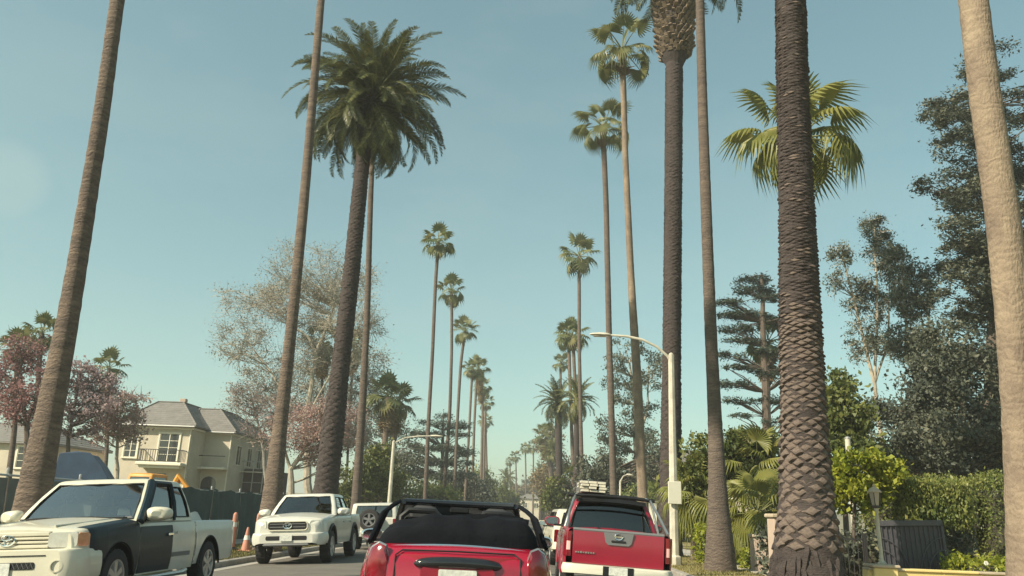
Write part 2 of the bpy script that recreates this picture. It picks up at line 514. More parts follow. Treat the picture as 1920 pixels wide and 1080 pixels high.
# world positions of palms: kind, distance, [(x, z, radius)], crown radius
PALM_SPEC = {
 'L1': ('fan',13.8,[(-8.28, 1.17, 0.314), (-8.29, 2.45, 0.267), (-8.28, 4.35, 0.21), (-8.35, 6.38, 0.188), (-8.41, 8.59, 0.165), (-8.54, 10.97, 0.156)],0.0),
 'L2': ('fan',26,[(-7.98, 0.68, 0.384), (-8.02, 3.74, 0.242), (-8.02, 7.29, 0.197), (-8.07, 11.11, 0.186), (-8.19, 15.24, 0.164), (-8.32, 19.72, 0.151)],0.0),
 'L3': ('date',33,[(-8.04, 1.41, 0.533), (-8.03, 2.35, 0.451), (-7.98, 4.48, 0.438), (-7.93, 6.69, 0.368), (-7.84, 11.36, 0.347), (-7.82, 16.4, 0.3), (-7.74, 18.8, 0.318)],3.55),
 'L4': ('fan',40,[(-8.21, 1.12, 0.258), (-8.33, 6.53, 0.201), (-8.47, 10.65, 0.179), (-8.81, 16.51, 0.157), (-9.03, 21.22, 0.147)],1.76),
 'L5': ('fan',67,[(-8.16, 2.04, 0.195), (-8.29, 8.04, 0.177), (-8.34, 14.35, 0.159), (-8.48, 20.99, 0.163), (-8.45, 24.19, 0.165)],1.37),
 'L6': ('fan',85,[(-8.46, 2.84, 0.22), (-8.33, 11.04, 0.197), (-8.5, 17.92, 0.173), (-8.9, 24.8, 0.177)],1.53),
 'L7': ('fan',101,[(-8.74, 3.18, 0.228), (-8.89, 11.58, 0.2), (-8.86, 19.7, 0.205), (-8.54, 23.91, 0.207)],1.73),
 'L8': ('fan',117,[(-8.6, 3.16, 0.227), (-8.51, 13.27, 0.193), (-8.52, 19.5, 0.196), (-8.47, 21.72, 0.197)],1.58),
 'L9': ('fan',128,[(-8.39, 2.98, 0.248), (-8.55, 16.11, 0.212), (-8.55, 21.23, 0.215), (-8.32, 23.58, 0.216)],1.73),
 'L10': ('fan',150,[(-8.19, 3.32, 0.29), (-8.53, 18.71, 0.249), (-8.89, 24.19, 0.251)],1.71),
 'L11': ('fan',165,[(-8.48, 3.55, 0.266), (-8.84, 18.3, 0.273), (-8.85, 23.2, 0.275)],1.65),
 'L12': ('fan',190,[(-8.78, 3.92, 0.306), (-10.11, 22.12, 0.314)],1.76),
 'R1': ('fan',9.6,[(5.69, 1.25, 0.242), (5.81, 2.51, 0.242), (5.88, 3.81, 0.244), (5.93, 5.2, 0.237), (5.9, 6.7, 0.225), (5.94, 8.33, 0.22)],0.0),
 'R2': ('date',17.1,[(5.72, 0.53, 0.697), (5.76, 1.67, 0.519), (5.8, 3.3, 0.449), (5.86, 5.61, 0.431), (5.94, 8.1, 0.375), (6.01, 10.79, 0.352), (6.12, 13.71, 0.341)],0.0),
 'R3': ('fan',25,[(5.79, 0.08, 0.456), (5.77, 1.74, 0.32), (5.77, 4.13, 0.23), (5.72, 7.51, 0.205), (5.69, 11.15, 0.195), (5.69, 15.09, 0.184), (5.7, 19.36, 0.163)],0.0),
 'R4': ('date',33.4,[(5.77, 0.8, 0.488), (5.83, 2.87, 0.432), (5.95, 7.23, 0.381), (6.14, 14.42, 0.379), (6.33, 22.48, 0.453), (6.39, 25.39, 0.514)],0.0),
 'R5': ('fan',41,[(5.8, 1.89, 0.289), (5.75, 3.17, 0.265), (5.52, 8.52, 0.248), (5.21, 14.28, 0.2), (4.96, 20.49, 0.178), (4.79, 26.87, 0.185)],2.04),
 'R6': ('fan',54.5,[(5.79, 2.02, 0.262), (5.63, 7.22, 0.234), (5.39, 14.6, 0.224), (5.2, 22.55, 0.213), (4.93, 28.93, 0.219)],2.23),
 'R7': ('fan',85,[(5.8, 3.36, 0.247), (5.54, 10.41, 0.224), (5.25, 18.97, 0.202), (5.1, 29.27, 0.208)],2.14),
 'R8': ('fan',98,[(5.68, 3.64, 0.253), (5.2, 13.05, 0.227), (4.7, 22.99, 0.233)],1.8),
 'R9': ('fan',92,[(5.86, 3.52, 0.237), (5.49, 12.35, 0.213), (4.91, 21.68, 0.219)],1.88),
 'R10': ('fan',145,[(6.06, 9.24, 0.236), (5.58, 28.34, 0.244)],1.76),
 'R11': ('date',95,[(3.85, 3.51, 0.429), (3.59, 10.15, 0.406), (3.44, 14.21, 0.411)],2.28),
 'R12': ('date',88,[(5.32, 3.41, 0.34), (5.3, 9.0, 0.318), (5.23, 13.62, 0.322)],2.11),
 'R13': ('fan',160,[(5.04, 4.96, 0.361), (4.36, 12.02, 0.366), (3.61, 16.65, 0.316)],2.32),
 'R14': ('date',150,[(4.75, 3.8, 0.386), (4.52, 9.45, 0.39), (4.64, 12.82, 0.393)],2.36),
 'R15': ('fan',240,[(2.02, 11.12, 0.233), (1.74, 20.61, 0.236)],1.73),
 'R16': ('fan',260,[(-0.17, 11.85, 0.253), (-0.65, 21.46, 0.256)],1.7),
 'R17': ('fan',280,[(-3.45, 12.54, 0.273), (-3.92, 20.37, 0.275)],1.83),
 'R18': ('fan',300,[(-5.84, 13.27, 0.292), (-6.28, 19.74, 0.294)],1.76),
 'R19': ('date',230,[(-5.4, -0.32, 0.442), (-5.53, 10.73, 0.373)],2.54),
 'R20': ('date',190,[(3.45, 4.37, 0.367), (3.29, 10.33, 0.37)],2.22),
 'B1': ('fan',27,[(8.81, 0.72, 0.205), (9.25, 8.11, 0.184), (9.48, 14.44, 0.176)],2.15),
 'B2': ('fan',46,[(-29.5, 5.08, 0.153), (-29.95, 7.54, 0.156), (-30.29, 9.75, 0.158)],1.07),
 'B3': ('fan',48,[(-29.43, 5.3, 0.16), (-30.01, 8.51, 0.163), (-30.31, 11.0, 0.165)],1.12),
 'B4': ('fan',60,[(-31.2, 4.53, 0.158), (-31.77, 8.47, 0.161), (-32.16, 10.9, 0.163)],1.22),
 'B5': ('fan',70,[(-12.24, 3.7, 0.273), (-12.31, 6.84, 0.277), (-12.34, 10.76, 0.281)],1.87),
 'B6': ('fan',74,[(-12.46, 3.85, 0.289), (-12.23, 7.18, 0.268), (-12.02, 10.84, 0.272)],1.78),
 'B7': ('fan',72,[(-18.13, 3.56, 0.141), (-18.71, 11.06, 0.145), (-19.21, 15.97, 0.147)],1.67),
 'B8': ('fan',78,[(-17.1, 3.85, 0.127), (-17.45, 10.93, 0.13), (-17.56, 16.76, 0.133)],1.59),
 'B9': ('fan',62,[(17.96, 4.47, 0.2), (18.44, 10.9, 0.206), (18.65, 15.12, 0.21)],1.89),
}
TREE_SPEC = {
 'sycamore': ([[(-17.88, 68.0, 2.12, 0.353), (-18.34, 68.0, 5.13, 0.312), (-18.94, 68.0, 8.21, 0.249), (-18.64, 68.0, 11.4, 0.206), (-18.58, 68.0, 13.96, 0.185), (-17.96, 68.0, 16.11, 0.14), (-17.43, 68.0, 18.3, 0.094)], [(-18.58, 68.0, 13.96, 0.139), (-19.29, 68.0, 15.36, 0.116), (-20.06, 68.0, 15.95, 0.093), (-21.06, 68.0, 16.49, 0.047)], [(-18.94, 68.0, 8.21, 0.136), (-20.27, 68.0, 9.52, 0.114), (-22.2, 68.0, 12.21, 0.092), (-24.34, 68.0, 14.48, 0.046)], [(-18.94, 68.0, 8.21, 0.113), (-17.49, 68.0, 11.44, 0.091), (-15.96, 68.0, 14.76, 0.069), (-14.78, 68.0, 17.18, 0.047)]],
   [(-19.46, 66.79, 21.43, 3.81, 2.38), (-23.43, 66.32, 18.59, 3.54, 2.36), (-26.35, 67.74, 17.28, 2.11, 1.88), (-24.34, 66.85, 14.48, 2.78, 1.86), (-16.46, 66.42, 17.6, 3.04, 3.04), (-14.14, 67.81, 15.29, 1.62, 2.78), (-20.04, 69.39, 13.68, 2.77, 2.31), (-20.65, 69.45, 19.17, 4.01, 2.6), (-16.12, 68.61, 21.54, 1.9, 1.9)]),
 'bare': ([[(-19.58, 62.0, 2.32, 0.161), (-20.12, 62.0, 5.07, 0.122), (-21.08, 62.0, 7.88, 0.083), (-21.71, 62.0, 9.51, 0.042)], [(-20.12, 62.0, 5.07, 0.082), (-19.38, 62.0, 7.53, 0.062), (-19.15, 62.0, 9.19, 0.042)]],
   [(-21.66, 61.45, 9.1, 1.66, 1.45), (-19.47, 62.08, 8.35, 1.86, 1.65), (-20.16, 61.45, 7.09, 2.06, 1.44)]),
 'pinkR': ([[(-16.16, 57.0, 0.88, 0.257), (-16.49, 57.0, 3.74, 0.186), (-15.37, 57.0, 5.62, 0.113), (-14.81, 57.0, 7.51, 0.076)], [(-16.49, 57.0, 3.74, 0.112), (-17.26, 57.0, 5.55, 0.094), (-17.77, 57.0, 6.65, 0.057)]],
   [(-15.11, 56.38, 6.75, 1.59, 1.89), (-13.82, 56.32, 7.17, 1.44, 1.82), (-16.76, 56.42, 6.13, 1.7, 1.51), (-12.46, 57.58, 6.84, 1.13, 1.89), (-14.54, 57.67, 4.91, 1.69, 1.12)]),
 'maroon': ([[(-25.93, 42.0, 2.6, 0.166), (-26.32, 42.0, 4.78, 0.126), (-27.06, 42.0, 7.01, 0.085), (-27.48, 42.0, 8.73, 0.057)], [(-26.32, 42.0, 4.78, 0.084), (-26.0, 42.0, 6.76, 0.071), (-25.94, 42.0, 7.91, 0.043)]],
   [(-27.82, 42.42, 7.84, 1.14, 1.14), (-27.48, 42.33, 9.02, 0.92, 0.81), (-26.54, 41.48, 5.89, 1.41, 1.27), (-27.95, 41.81, 6.41, 0.85, 1.28), (-25.77, 42.13, 7.05, 0.85, 1.14)]),
 'mauve': ([[(-24.81, 44.0, 2.19, 0.13), (-25.15, 44.0, 4.45, 0.102), (-25.12, 44.0, 6.2, 0.074), (-25.16, 44.0, 7.99, 0.045)]],
   [(-25.46, 44.33, 7.98, 1.19, 1.05), (-24.27, 44.51, 7.27, 1.19, 1.04), (-25.18, 44.67, 6.49, 1.48, 1.04), (-23.76, 43.34, 6.1, 1.33, 0.94), (-24.78, 44.17, 5.19, 1.32, 0.82)]),
 'pinkL': ([[(-23.59, 47.0, 2.35, 0.123), (-23.87, 47.0, 4.16, 0.093), (-24.07, 47.0, 5.69, 0.063), (-23.9, 47.0, 7.11, 0.047)]],
   [(-23.98, 47.27, 5.7, 1.32, 1.19), (-23.5, 47.01, 6.65, 0.95, 0.88), (-24.77, 46.57, 6.61, 1.1, 1.01), (-23.21, 46.97, 4.95, 0.94, 0.94), (-24.66, 46.57, 5.05, 0.87, 0.94)]),
 'cedarR': ([[(17.53, 60.0, 4.37, 0.387), (17.65, 60.0, 9.0, 0.336), (17.7, 60.0, 14.24, 0.243), (17.81, 60.0, 19.96, 0.125)]],
   [(17.55, 60.91, 19.65, 1.74, 0.29), (17.1, 60.87, 18.77, 1.99, 0.33), (15.41, 60.08, 17.61, 1.4, 0.33), (18.62, 59.6, 18.05, 1.65, 0.33), (16.6, 61.05, 16.8, 2.13, 0.33), (15.66, 60.13, 15.63, 1.55, 0.33), (19.35, 60.75, 16.38, 1.64, 0.37), (16.63, 60.88, 14.62, 2.11, 0.28), (15.18, 60.01, 13.54, 1.21, 0.28), (18.41, 59.81, 13.86, 1.82, 0.32), (15.74, 60.2, 12.54, 1.69, 0.28), (18.72, 59.85, 12.23, 1.81, 0.32), (15.29, 59.38, 11.23, 1.52, 0.24), (16.04, 59.63, 10.05, 1.59, 0.24), (18.61, 60.67, 10.22, 1.79, 0.28), (15.59, 59.18, 8.85, 1.5, 0.24), (18.53, 59.14, 8.64, 1.58, 0.28)]),
 'eucA': ([[(19.85, 46.0, 3.03, 0.147), (19.89, 46.0, 6.83, 0.121), (19.8, 46.0, 9.25, 0.107), (19.19, 46.0, 13.01, 0.078), (18.51, 46.0, 17.27, 0.048)], [(19.8, 46.0, 9.25, 0.092), (20.28, 46.0, 13.04, 0.078), (20.63, 46.0, 19.05, 0.049)], [(19.8, 46.0, 9.25, 0.077), (20.78, 46.0, 11.78, 0.062), (21.23, 46.0, 15.69, 0.032)]],
   [(18.48, 46.11, 16.77, 0.7, 0.8), (17.96, 45.85, 15.25, 0.57, 0.79), (20.6, 46.04, 18.7, 0.97, 0.9), (20.95, 45.96, 17.18, 1.12, 1.12), (18.99, 45.85, 14.46, 0.79, 1.1), (20.23, 46.53, 14.34, 0.88, 1.26), (21.23, 45.68, 15.03, 0.89, 1.27), (19.24, 45.91, 11.73, 0.87, 1.24), (20.32, 45.69, 11.77, 0.87, 1.24)]),
 'eucB': ([[(19.98, 43.0, 2.97, 0.138), (20.49, 43.0, 6.53, 0.113), (20.66, 43.0, 8.81, 0.1), (20.49, 43.0, 11.73, 0.073), (20.55, 43.0, 15.39, 0.045)], [(20.66, 43.0, 8.81, 0.071), (21.64, 43.0, 11.77, 0.058), (22.13, 43.0, 14.21, 0.03)]],
   [(20.55, 43.12, 15.39, 0.77, 1.04), (20.64, 42.72, 13.24, 1.03, 1.18), (21.46, 42.85, 14.18, 0.89, 1.33), (20.43, 43.34, 11.13, 1.16, 1.16), (21.38, 42.78, 10.58, 1.01, 1.44)]),
 'darkR': ([[(22.29, 40.0, 2.25, 0.433), (23.08, 40.0, 8.95, 0.346), (24.09, 40.0, 17.52, 0.225), (25.34, 40.0, 27.14, 0.075)]],
   [(25.26, 40.12, 26.47, 1.64, 1.19), (23.51, 40.93, 24.1, 1.91, 1.32), (25.9, 39.23, 23.51, 1.61, 1.46), (22.23, 39.35, 22.92, 1.23, 0.64), (23.32, 39.3, 21.2, 2.16, 1.3), (25.76, 40.5, 20.33, 1.58, 1.72), (22.54, 40.26, 19.3, 1.85, 1.0), (23.34, 39.29, 17.8, 2.26, 1.41), (25.73, 39.66, 16.97, 1.68, 1.68), (22.3, 39.35, 15.98, 1.68, 1.4), (23.54, 39.88, 14.84, 2.49, 1.66), (21.97, 39.02, 13.06, 1.78, 1.51), (23.72, 40.51, 11.99, 2.18, 1.63)]),
 'darkM': ([[(19.18, 37.0, 2.12, 0.283), (19.47, 37.0, 4.68, 0.216), (19.89, 37.0, 7.34, 0.122)], [(19.47, 37.0, 4.68, 0.144), (20.92, 37.0, 6.89, 0.098), (21.59, 37.0, 8.39, 0.062)]],
   [(20.0, 37.83, 9.34, 1.74, 1.74), (21.29, 38.07, 7.88, 1.96, 1.96), (18.85, 37.38, 7.8, 1.35, 1.48), (19.39, 38.21, 6.11, 2.18, 1.46), (21.46, 36.02, 5.46, 1.69, 1.93), (18.09, 36.51, 5.1, 1.93, 1.21), (20.12, 38.47, 4.23, 2.63, 1.08), (16.46, 37.48, 5.52, 1.45, 1.33), (15.85, 36.85, 4.08, 1.44, 0.96)]),
 'greenB': ([[(12.62, 33.0, 1.87, 0.105), (12.79, 33.0, 4.15, 0.086), (12.86, 33.0, 5.86, 0.044)]],
   [(12.83, 33.37, 6.63, 0.7, 0.88), (13.0, 33.14, 5.44, 0.98, 0.87), (12.33, 33.29, 5.2, 0.76, 0.97), (13.13, 32.76, 4.37, 0.97, 0.64)]),
 'citrus': ([[(8.35, 21.5, 0.76, 0.054), (8.45, 21.5, 1.68, 0.041), (8.63, 21.5, 2.49, 0.028)]],
   [(8.58, 21.25, 2.76, 0.67, 0.5), (8.14, 21.47, 2.4, 0.48, 0.55), (9.19, 21.27, 2.71, 0.53, 0.36), (8.31, 21.41, 2.01, 0.62, 0.44), (9.02, 21.78, 2.23, 0.5, 0.41)]),
 'eucC': ([[(10.65, 80.0, 2.93, 0.257), (10.62, 80.0, 7.48, 0.209), (10.54, 80.0, 12.17, 0.159), (10.02, 80.0, 16.46, 0.108)], [(10.62, 80.0, 7.48, 0.157), (11.86, 80.0, 12.22, 0.106), (11.89, 80.0, 15.97, 0.054)]],
   [(9.92, 79.58, 17.82, 2.06, 1.3), (8.3, 79.18, 15.85, 1.4, 1.83), (11.89, 79.12, 15.43, 1.61, 2.41), (9.21, 79.24, 13.46, 1.92, 1.81), (11.85, 80.61, 11.42, 1.8, 2.22), (8.42, 79.69, 10.51, 1.9, 1.8), (10.26, 79.27, 8.49, 2.88, 1.78), (7.91, 79.24, 7.38, 1.57, 1.88), (12.34, 80.91, 7.54, 1.57, 2.09)]),
 'cedarL': ([[(-11.11, 110.0, 1.23, 0.354), (-11.34, 110.0, 7.45, 0.287), (-11.61, 110.0, 14.24, 0.11)]],
   [(-11.59, 109.83, 14.02, 1.9, 0.58), (-12.76, 109.11, 12.75, 2.55, 0.51), (-9.61, 108.92, 12.64, 2.04, 0.58), (-13.76, 108.61, 11.27, 2.61, 0.51), (-10.11, 108.85, 11.19, 2.9, 0.58), (-14.73, 110.55, 9.6, 2.6, 0.51), (-10.74, 108.66, 9.45, 3.18, 0.58), (-8.54, 109.13, 8.97, 1.59, 0.86), (-15.34, 109.97, 7.87, 2.88, 0.58), (-10.99, 108.81, 7.61, 3.95, 0.65), (-14.85, 111.93, 6.06, 3.22, 0.72), (-9.82, 108.54, 5.97, 3.22, 1.0)]),
 'olive': ([[(-11.13, 62.0, 1.08, 0.2), (-11.41, 62.0, 3.4, 0.161), (-11.7, 62.0, 4.97, 0.102)]],
   [(-11.64, 62.05, 4.18, 1.46, 1.21), (-12.12, 62.45, 2.79, 1.37, 1.21), (-10.34, 61.84, 3.25, 1.45, 1.37), (-11.33, 62.62, 5.39, 1.06, 0.9), (-13.59, 61.96, 3.32, 1.37, 1.61)]),
 'bushR': ([[(4.44, 95.0, 1.76, 0.244), (4.51, 95.0, 4.13, 0.153)]],
   [(3.9, 94.51, 4.22, 1.6, 1.84), (5.6, 94.83, 5.06, 1.6, 2.09), (3.31, 94.05, 2.89, 1.71, 1.35), (5.45, 94.83, 2.68, 1.83, 1.22)]),
 'bushR2': ([[(6.05, 70.0, 1.74, 0.224), (6.11, 70.0, 4.81, 0.182)]],
   [(5.93, 69.51, 5.24, 1.64, 1.64), (7.38, 70.85, 4.41, 1.81, 1.63), (5.35, 70.61, 3.68, 1.54, 1.27), (11.23, 70.0, 5.43, 1.55, 1.82), (8.74, 68.73, 4.24, 2.26, 1.54)]),
 'farR': ([[(5.27, 165.0, 2.0, 0.423), (5.13, 165.0, 8.18, 0.321), (4.68, 165.0, 13.42, 0.216)]],
   [(4.41, 164.3, 15.54, 2.38, 2.82), (5.81, 164.07, 11.35, 3.01, 3.23), (3.75, 164.03, 7.61, 2.78, 2.57), (6.76, 164.11, 6.69, 2.77, 2.77)]),
 'farL': ([[(-6.76, 175.0, 1.59, 0.45), (-7.01, 175.0, 4.85, 0.282)]],
   [(-8.44, 176.11, 6.44, 2.49, 2.72), (-5.77, 173.74, 4.89, 2.94, 1.81), (-9.88, 173.9, 8.05, 2.05, 2.95), (-3.13, 176.39, 3.9, 2.71, 1.35)]),
 'midL': ([[(-9.4, 125.0, 1.34, 0.321), (-9.57, 125.0, 4.45, 0.202)]],
   [(-10.12, 125.15, 5.61, 1.95, 2.11), (-8.22, 126.14, 4.89, 1.94, 1.78), (-6.54, 124.81, 3.78, 1.61, 1.29), (-11.41, 126.01, 3.99, 2.1, 1.46)]),
 'sycLow': ([[(-18.21, 76.0, 1.81, 0.295), (-18.79, 76.0, 6.13, 0.225), (-18.58, 76.0, 10.63, 0.127)], [(-18.79, 76.0, 6.13, 0.15), (-21.83, 76.0, 10.01, 0.101), (-25.14, 76.0, 11.93, 0.051)], [(-18.79, 76.0, 6.13, 0.15), (-16.45, 76.0, 9.69, 0.101), (-15.45, 76.0, 12.78, 0.051)]],
   [(-19.04, 76.52, 12.66, 2.81, 2.81), (-16.4, 76.8, 11.98, 2.29, 2.55), (-15.07, 76.45, 14.34, 1.54, 2.57), (-22.0, 75.98, 11.53, 2.55, 2.29), (-25.65, 74.75, 11.91, 2.56, 2.3), (-27.5, 75.47, 10.32, 1.53, 2.03), (-17.62, 77.36, 8.65, 3.02, 2.01)]),
 'backL': ([[(-15.99, 92.0, 0.99, 0.296), (-16.4, 92.0, 6.79, 0.211), (-16.45, 92.0, 10.37, 0.122)]],
   [(-17.87, 93.0, 12.75, 2.09, 2.7), (-15.53, 93.12, 10.4, 2.19, 2.44), (-13.48, 91.6, 7.48, 2.05, 1.81), (-18.12, 92.46, 8.51, 2.42, 2.42), (-14.9, 93.08, 6.25, 3.01, 1.8)]),
 'shrubS': ([[(8.08, 31.0, 0.94, 0.079), (8.12, 31.0, 2.85, 0.06)]],
   [(8.01, 31.16, 4.13, 0.93, 0.61), (8.91, 31.32, 3.87, 0.85, 0.91), (6.53, 31.02, 3.58, 0.73, 0.91), (7.68, 31.22, 3.23, 1.21, 0.72), (8.66, 31.2, 2.87, 0.9, 0.8), (6.27, 30.83, 2.69, 0.6, 0.8)]),
}
# ------------------------------------------------------------------ the setting: ground, road, kerbs, hill
ROAD_C, ROAD_H, DROP = -1.55, 5.85, 0.22
KL, KR = ROAD_C - ROAD_H, ROAD_C + ROAD_H           # kerb faces
VERGE_Z = -0.08

def road_z(x):
    return -DROP * ((x - ROAD_C) / ROAD_H) ** 2

def road_tilt(x):
    return math.atan(-2 * DROP * (x - ROAD_C) / ROAD_H ** 2)

def build_ground():
    xs = [-2500, -600, -120, -40, KL - .16, KL - .15, KR + .15, KR + .16, 40, 120, 600, 2500]
    zs = [VERGE_Z] * 5 + [-0.7, -0.7] + [VERGE_Z] * 5
    ys = [-300, -60, 0, 30, 60, 120, 240, 420, 900, 3000]
    V = [(x, y, z) for y in ys for x, z in zip(xs, zs)]
    n = len(xs)
    F = [(j * n + i, j * n + i + 1, (j + 1) * n + i + 1, (j + 1) * n + i) for j in range(len(ys) - 1) for i in range(n - 1)]
    structure(link('ground', mesh_np('ground', V, F, M['verge'])))
    def strip(name, x0, x1, dz, mat, ny=2, y0=-50, y1=430, nx=14):
        b = MB()
        b.grid(lambda u, v: (lerp(x0, x1, u), lerp(y0, y1, v), road_z(lerp(x0, x1, u)) + dz), nx, ny)
        structure(b.build(name, mat, smooth=True))
    strip('road', KL + .45, KR - .45, 0.0, M['asphalt'])
    strip('gutter', KL, KL + .45, 0.004, M['gutter'], nx=2)
    strip('gutter', KR - .45, KR, 0.004, M['gutter'], nx=2)
    # kerbs as cast lengths with open joints
    b = MB()
    prof = [(0, -.30), (0.02, 0.10), (0.045, 0.13), (.15, .145), (.17, .145), (.17, -.30)]
    for side, kx, nm in ((-1, KL, 'kerb'), (1, KR, 'kerb')):
        base = structure(link(nm, MB().box((kx + side * .085, 190, road_z(kx) - .2), (.15, 480, .36)).data('kerb_core', M['kerb'])))
        seg = MB().prism([(side * a, c) for a, c in prof], 0.012, 2.988, 'Y').data('kerb_stone', M['kerb'])
        for k in range(-2, 34):
            y = k * 3.0
            if side < 0 and 15.2 < y + 1.5 < 17.5:
                continue
            s = link('kerb_stone', seg, base, (kx, y, road_z(kx)))
    # driveway apron on the left, between the two pickups
    ap = MB()
    ap.grid(lambda u, v: (lerp(KL - 3.8, KL + .02, u), lerp(16.0, 20.0, v), lerp(VERGE_Z + .012, road_z(KL) + .03, max(0, (u - .75) / .25))), 8, 2)
    structure(ap.build('driveway', M['paving']))
    for xa, xb, nm in ((KL - 4.0, KL - 2.7, 'pavement'), (KR + 2.4, KR + 3.7, 'pavement')):
        pv = MB()
        for k in range(60):
            y = -6 + k * 1.5
            if xa < 0 and 15.5 < y < 20:
                continue
            pv.box(((xa + xb) / 2, y + .745, VERGE_Z + .004), (xb - xa, 1.48, .03))
        structure(pv.build(nm, M['paving']))
    # far hillside closing the street
    rg = random.Random(3)
    def hill(u, v):
        x = lerp(-420, 420, u)
        y = lerp(330, 900, v)
        h = 15.5 * math.sin(math.pi * min(1, v * 1.4 + .02)) ** .8 * (0.62 + .38 * math.exp(-((x - 6) / 60) ** 2)) + 1.2 * math.sin(x * .05) + .8 * math.sin(x * .13 + 1)
        return (x, y, max(-.6, h * min(1, v * 6) - .5))
    structure(MB().grid(hill, 60, 24).build('hill', M['hill'], smooth=True))

build_ground()

# ------------------------------------------------------------------ foliage helpers
def unit(rng, n):
    v = rng.normal(size=(n, 3))
    return v / (np.linalg.norm(v, axis=1, keepdims=True) + 1e-9)

def leaf_quads(rng, C, length, width, flat=0.0, hang=0.0):
    """one diamond-shaped, slightly folded leaf at each centre"""
    n = len(C)
    a = unit(rng, n)
    if hang:
        a = a * (1 - hang) + np.array([0, 0, -1.0]) * hang
        a /= np.linalg.norm(a, axis=1, keepdims=True) + 1e-9
    b = unit(rng, n)
    if flat:
        a[:, 2] *= (1 - flat)
        a /= np.linalg.norm(a, axis=1, keepdims=True) + 1e-9
        b[:, 2] *= (1 - flat)
    b = b - a * np.sum(a * b, axis=1, keepdims=True)
    b /= np.linalg.norm(b, axis=1, keepdims=True) + 1e-9
    L = (length * np.exp(rng.uniform(-.75, .45, size=(n, 1)))).astype(np.float32)
    Wd = width / length * L
    nn = np.cross(a, b)
    V = np.stack([C - a * L / 2, C + b * Wd / 2 + nn * Wd * .15, C + a * L / 2, C - b * Wd / 2 + nn * Wd * .15], axis=1).reshape(-1, 3)
    F = np.arange(4 * n).reshape(-1, 4)
    return V, F

def in_ellipsoids(rng, ells, n, surf=.5):
    vol = np.array([e[3] * e[4] * e[5] for e in ells]) ** .8
    idx = rng.choice(len(ells), size=n, p=vol / vol.sum())
    E = np.array(ells)[idx]
    r = rng.uniform(0, 1, size=(n, 1)) ** (1 / 3) * (1 - surf) + surf * rng.uniform(.55, 1, size=(n, 1))
    return E[:, :3] + unit(rng, n) * r * E[:, 3:6]

def tree(name, label, cat, key, leaf, bark, n_sub, n_leaf, sub_r, lsize, lwid, seed, flat=0.0, hang=0.0, group=None, twig=True,
         squash=1.0, depth=1.0, twigs=150, fork=0):
    trunks, blobs = TREE_SPEC[key]
    rng = np.random.default_rng(seed)
    rg = random.Random(seed)
    bx, by = trunks[0][0][0], trunks[0][0][1]
    bz = VERGE_Z
    root = thing(name, label, cat, (bx, by, bz), group=group)
    tb = MB()
    nodes = []
    for ti, tr in enumerate(trunks):
        pts = [Vector((x - bx, y - by, z - bz)) for x, y, z, r in tr]
        rs = [t[3] for t in tr]
        if ti == 0 and pts[0].z > 0:
            pts = [Vector((0, 0, -.05))] + pts
            rs = [rs[0] * 1.35] + rs
        # smooth by subdividing with jitter
        q, qr = [], []
        for i in range(len(pts) - 1):
            for k in range(3):
                t = k / 3
                p = pts[i].lerp(pts[i + 1], t)
                if k:
                    p += Vector((rg.uniform(-1, 1), rg.uniform(-1, 1), 0)) * rs[i] * .35
                q.append(p)
                qr.append(lerp(rs[i], rs[i + 1], t))
        q.append(pts[-1])
        qr.append(rs[-1])
        tb.tube(q, qr, 8)
        nodes += [(p, r) for p, r in zip(q, qr) if p.z > .6]
    ells = [(x - bx, (y - by) * depth, z - bz, rx, rx * depth, rz * squash) for x, y, z, rx, rz in blobs]
    S = in_ellipsoids(rng, ells, n_sub, .45)
    NP = np.array([tuple(p) for p, r in nodes])
    if twig:
        for s in S[:min(len(S), twigs)]:
            d = np.linalg.norm(NP[:, :2] - s[:2], axis=1) * 1.0 + np.abs(NP[:, 2] - (s[2] - .35 * np.linalg.norm(NP[:, :2] - s[:2], axis=1))) * 1.6
            i = int(np.argmin(d))
            p0, r0 = nodes[i]
            p1 = Vector(s)
            ln = (p1 - p0).length
            mid = p0.lerp(p1, .5) + Vector((rg.uniform(-.1, .1) * ln, rg.uniform(-.1, .1) * ln, rg.uniform(-.02, .10) * ln))
            r1 = min(r0 * .5, .018 * ln + .012)
            tb.tube([p0, p0.lerp(mid, .5) + Vector((0, 0, -.02 * ln)), mid, p1], [r1, r1 * .8, r1 * .55, r1 * .2], 4, cap=False)
            for _ in range(fork):
                q0 = p1.lerp(mid, rg.uniform(0, .5))
                q1 = q0 + Vector((rg.gauss(0, 1), rg.gauss(0, 1), rg.gauss(.15, .8))).normalized() * rg.uniform(.6, 1.5) * sub_r
                q2 = q1 + (q1 - q0) * .5 + Vector((rg.uniform(-.2, .2), rg.uniform(-.2, .2), rg.uniform(-.2, .2))) * sub_r
                tb.tube([q0, q1, q2], [.022, .014, .005], 3, cap=False)
    tb.build('trunk', bark, root, smooth=True)
    per = max(1, n_leaf // n_sub)
    sr = sub_r * rng.uniform(.6, 1.35, size=(n_sub, 1))
    C = np.repeat(S, per, axis=0) + rng.normal(size=(n_sub * per, 3)) * np.repeat(sr, per, axis=0) * np.array([1, 1, .75 * (squash if squash < 1 else 1)]) * .55
    C[:, 2] = np.maximum(C[:, 2], .1)
    V, F = leaf_quads(rng, C, lsize, lwid, flat, hang)
    link('crown', mesh_np('crown', V, F, leaf), root)
    return root

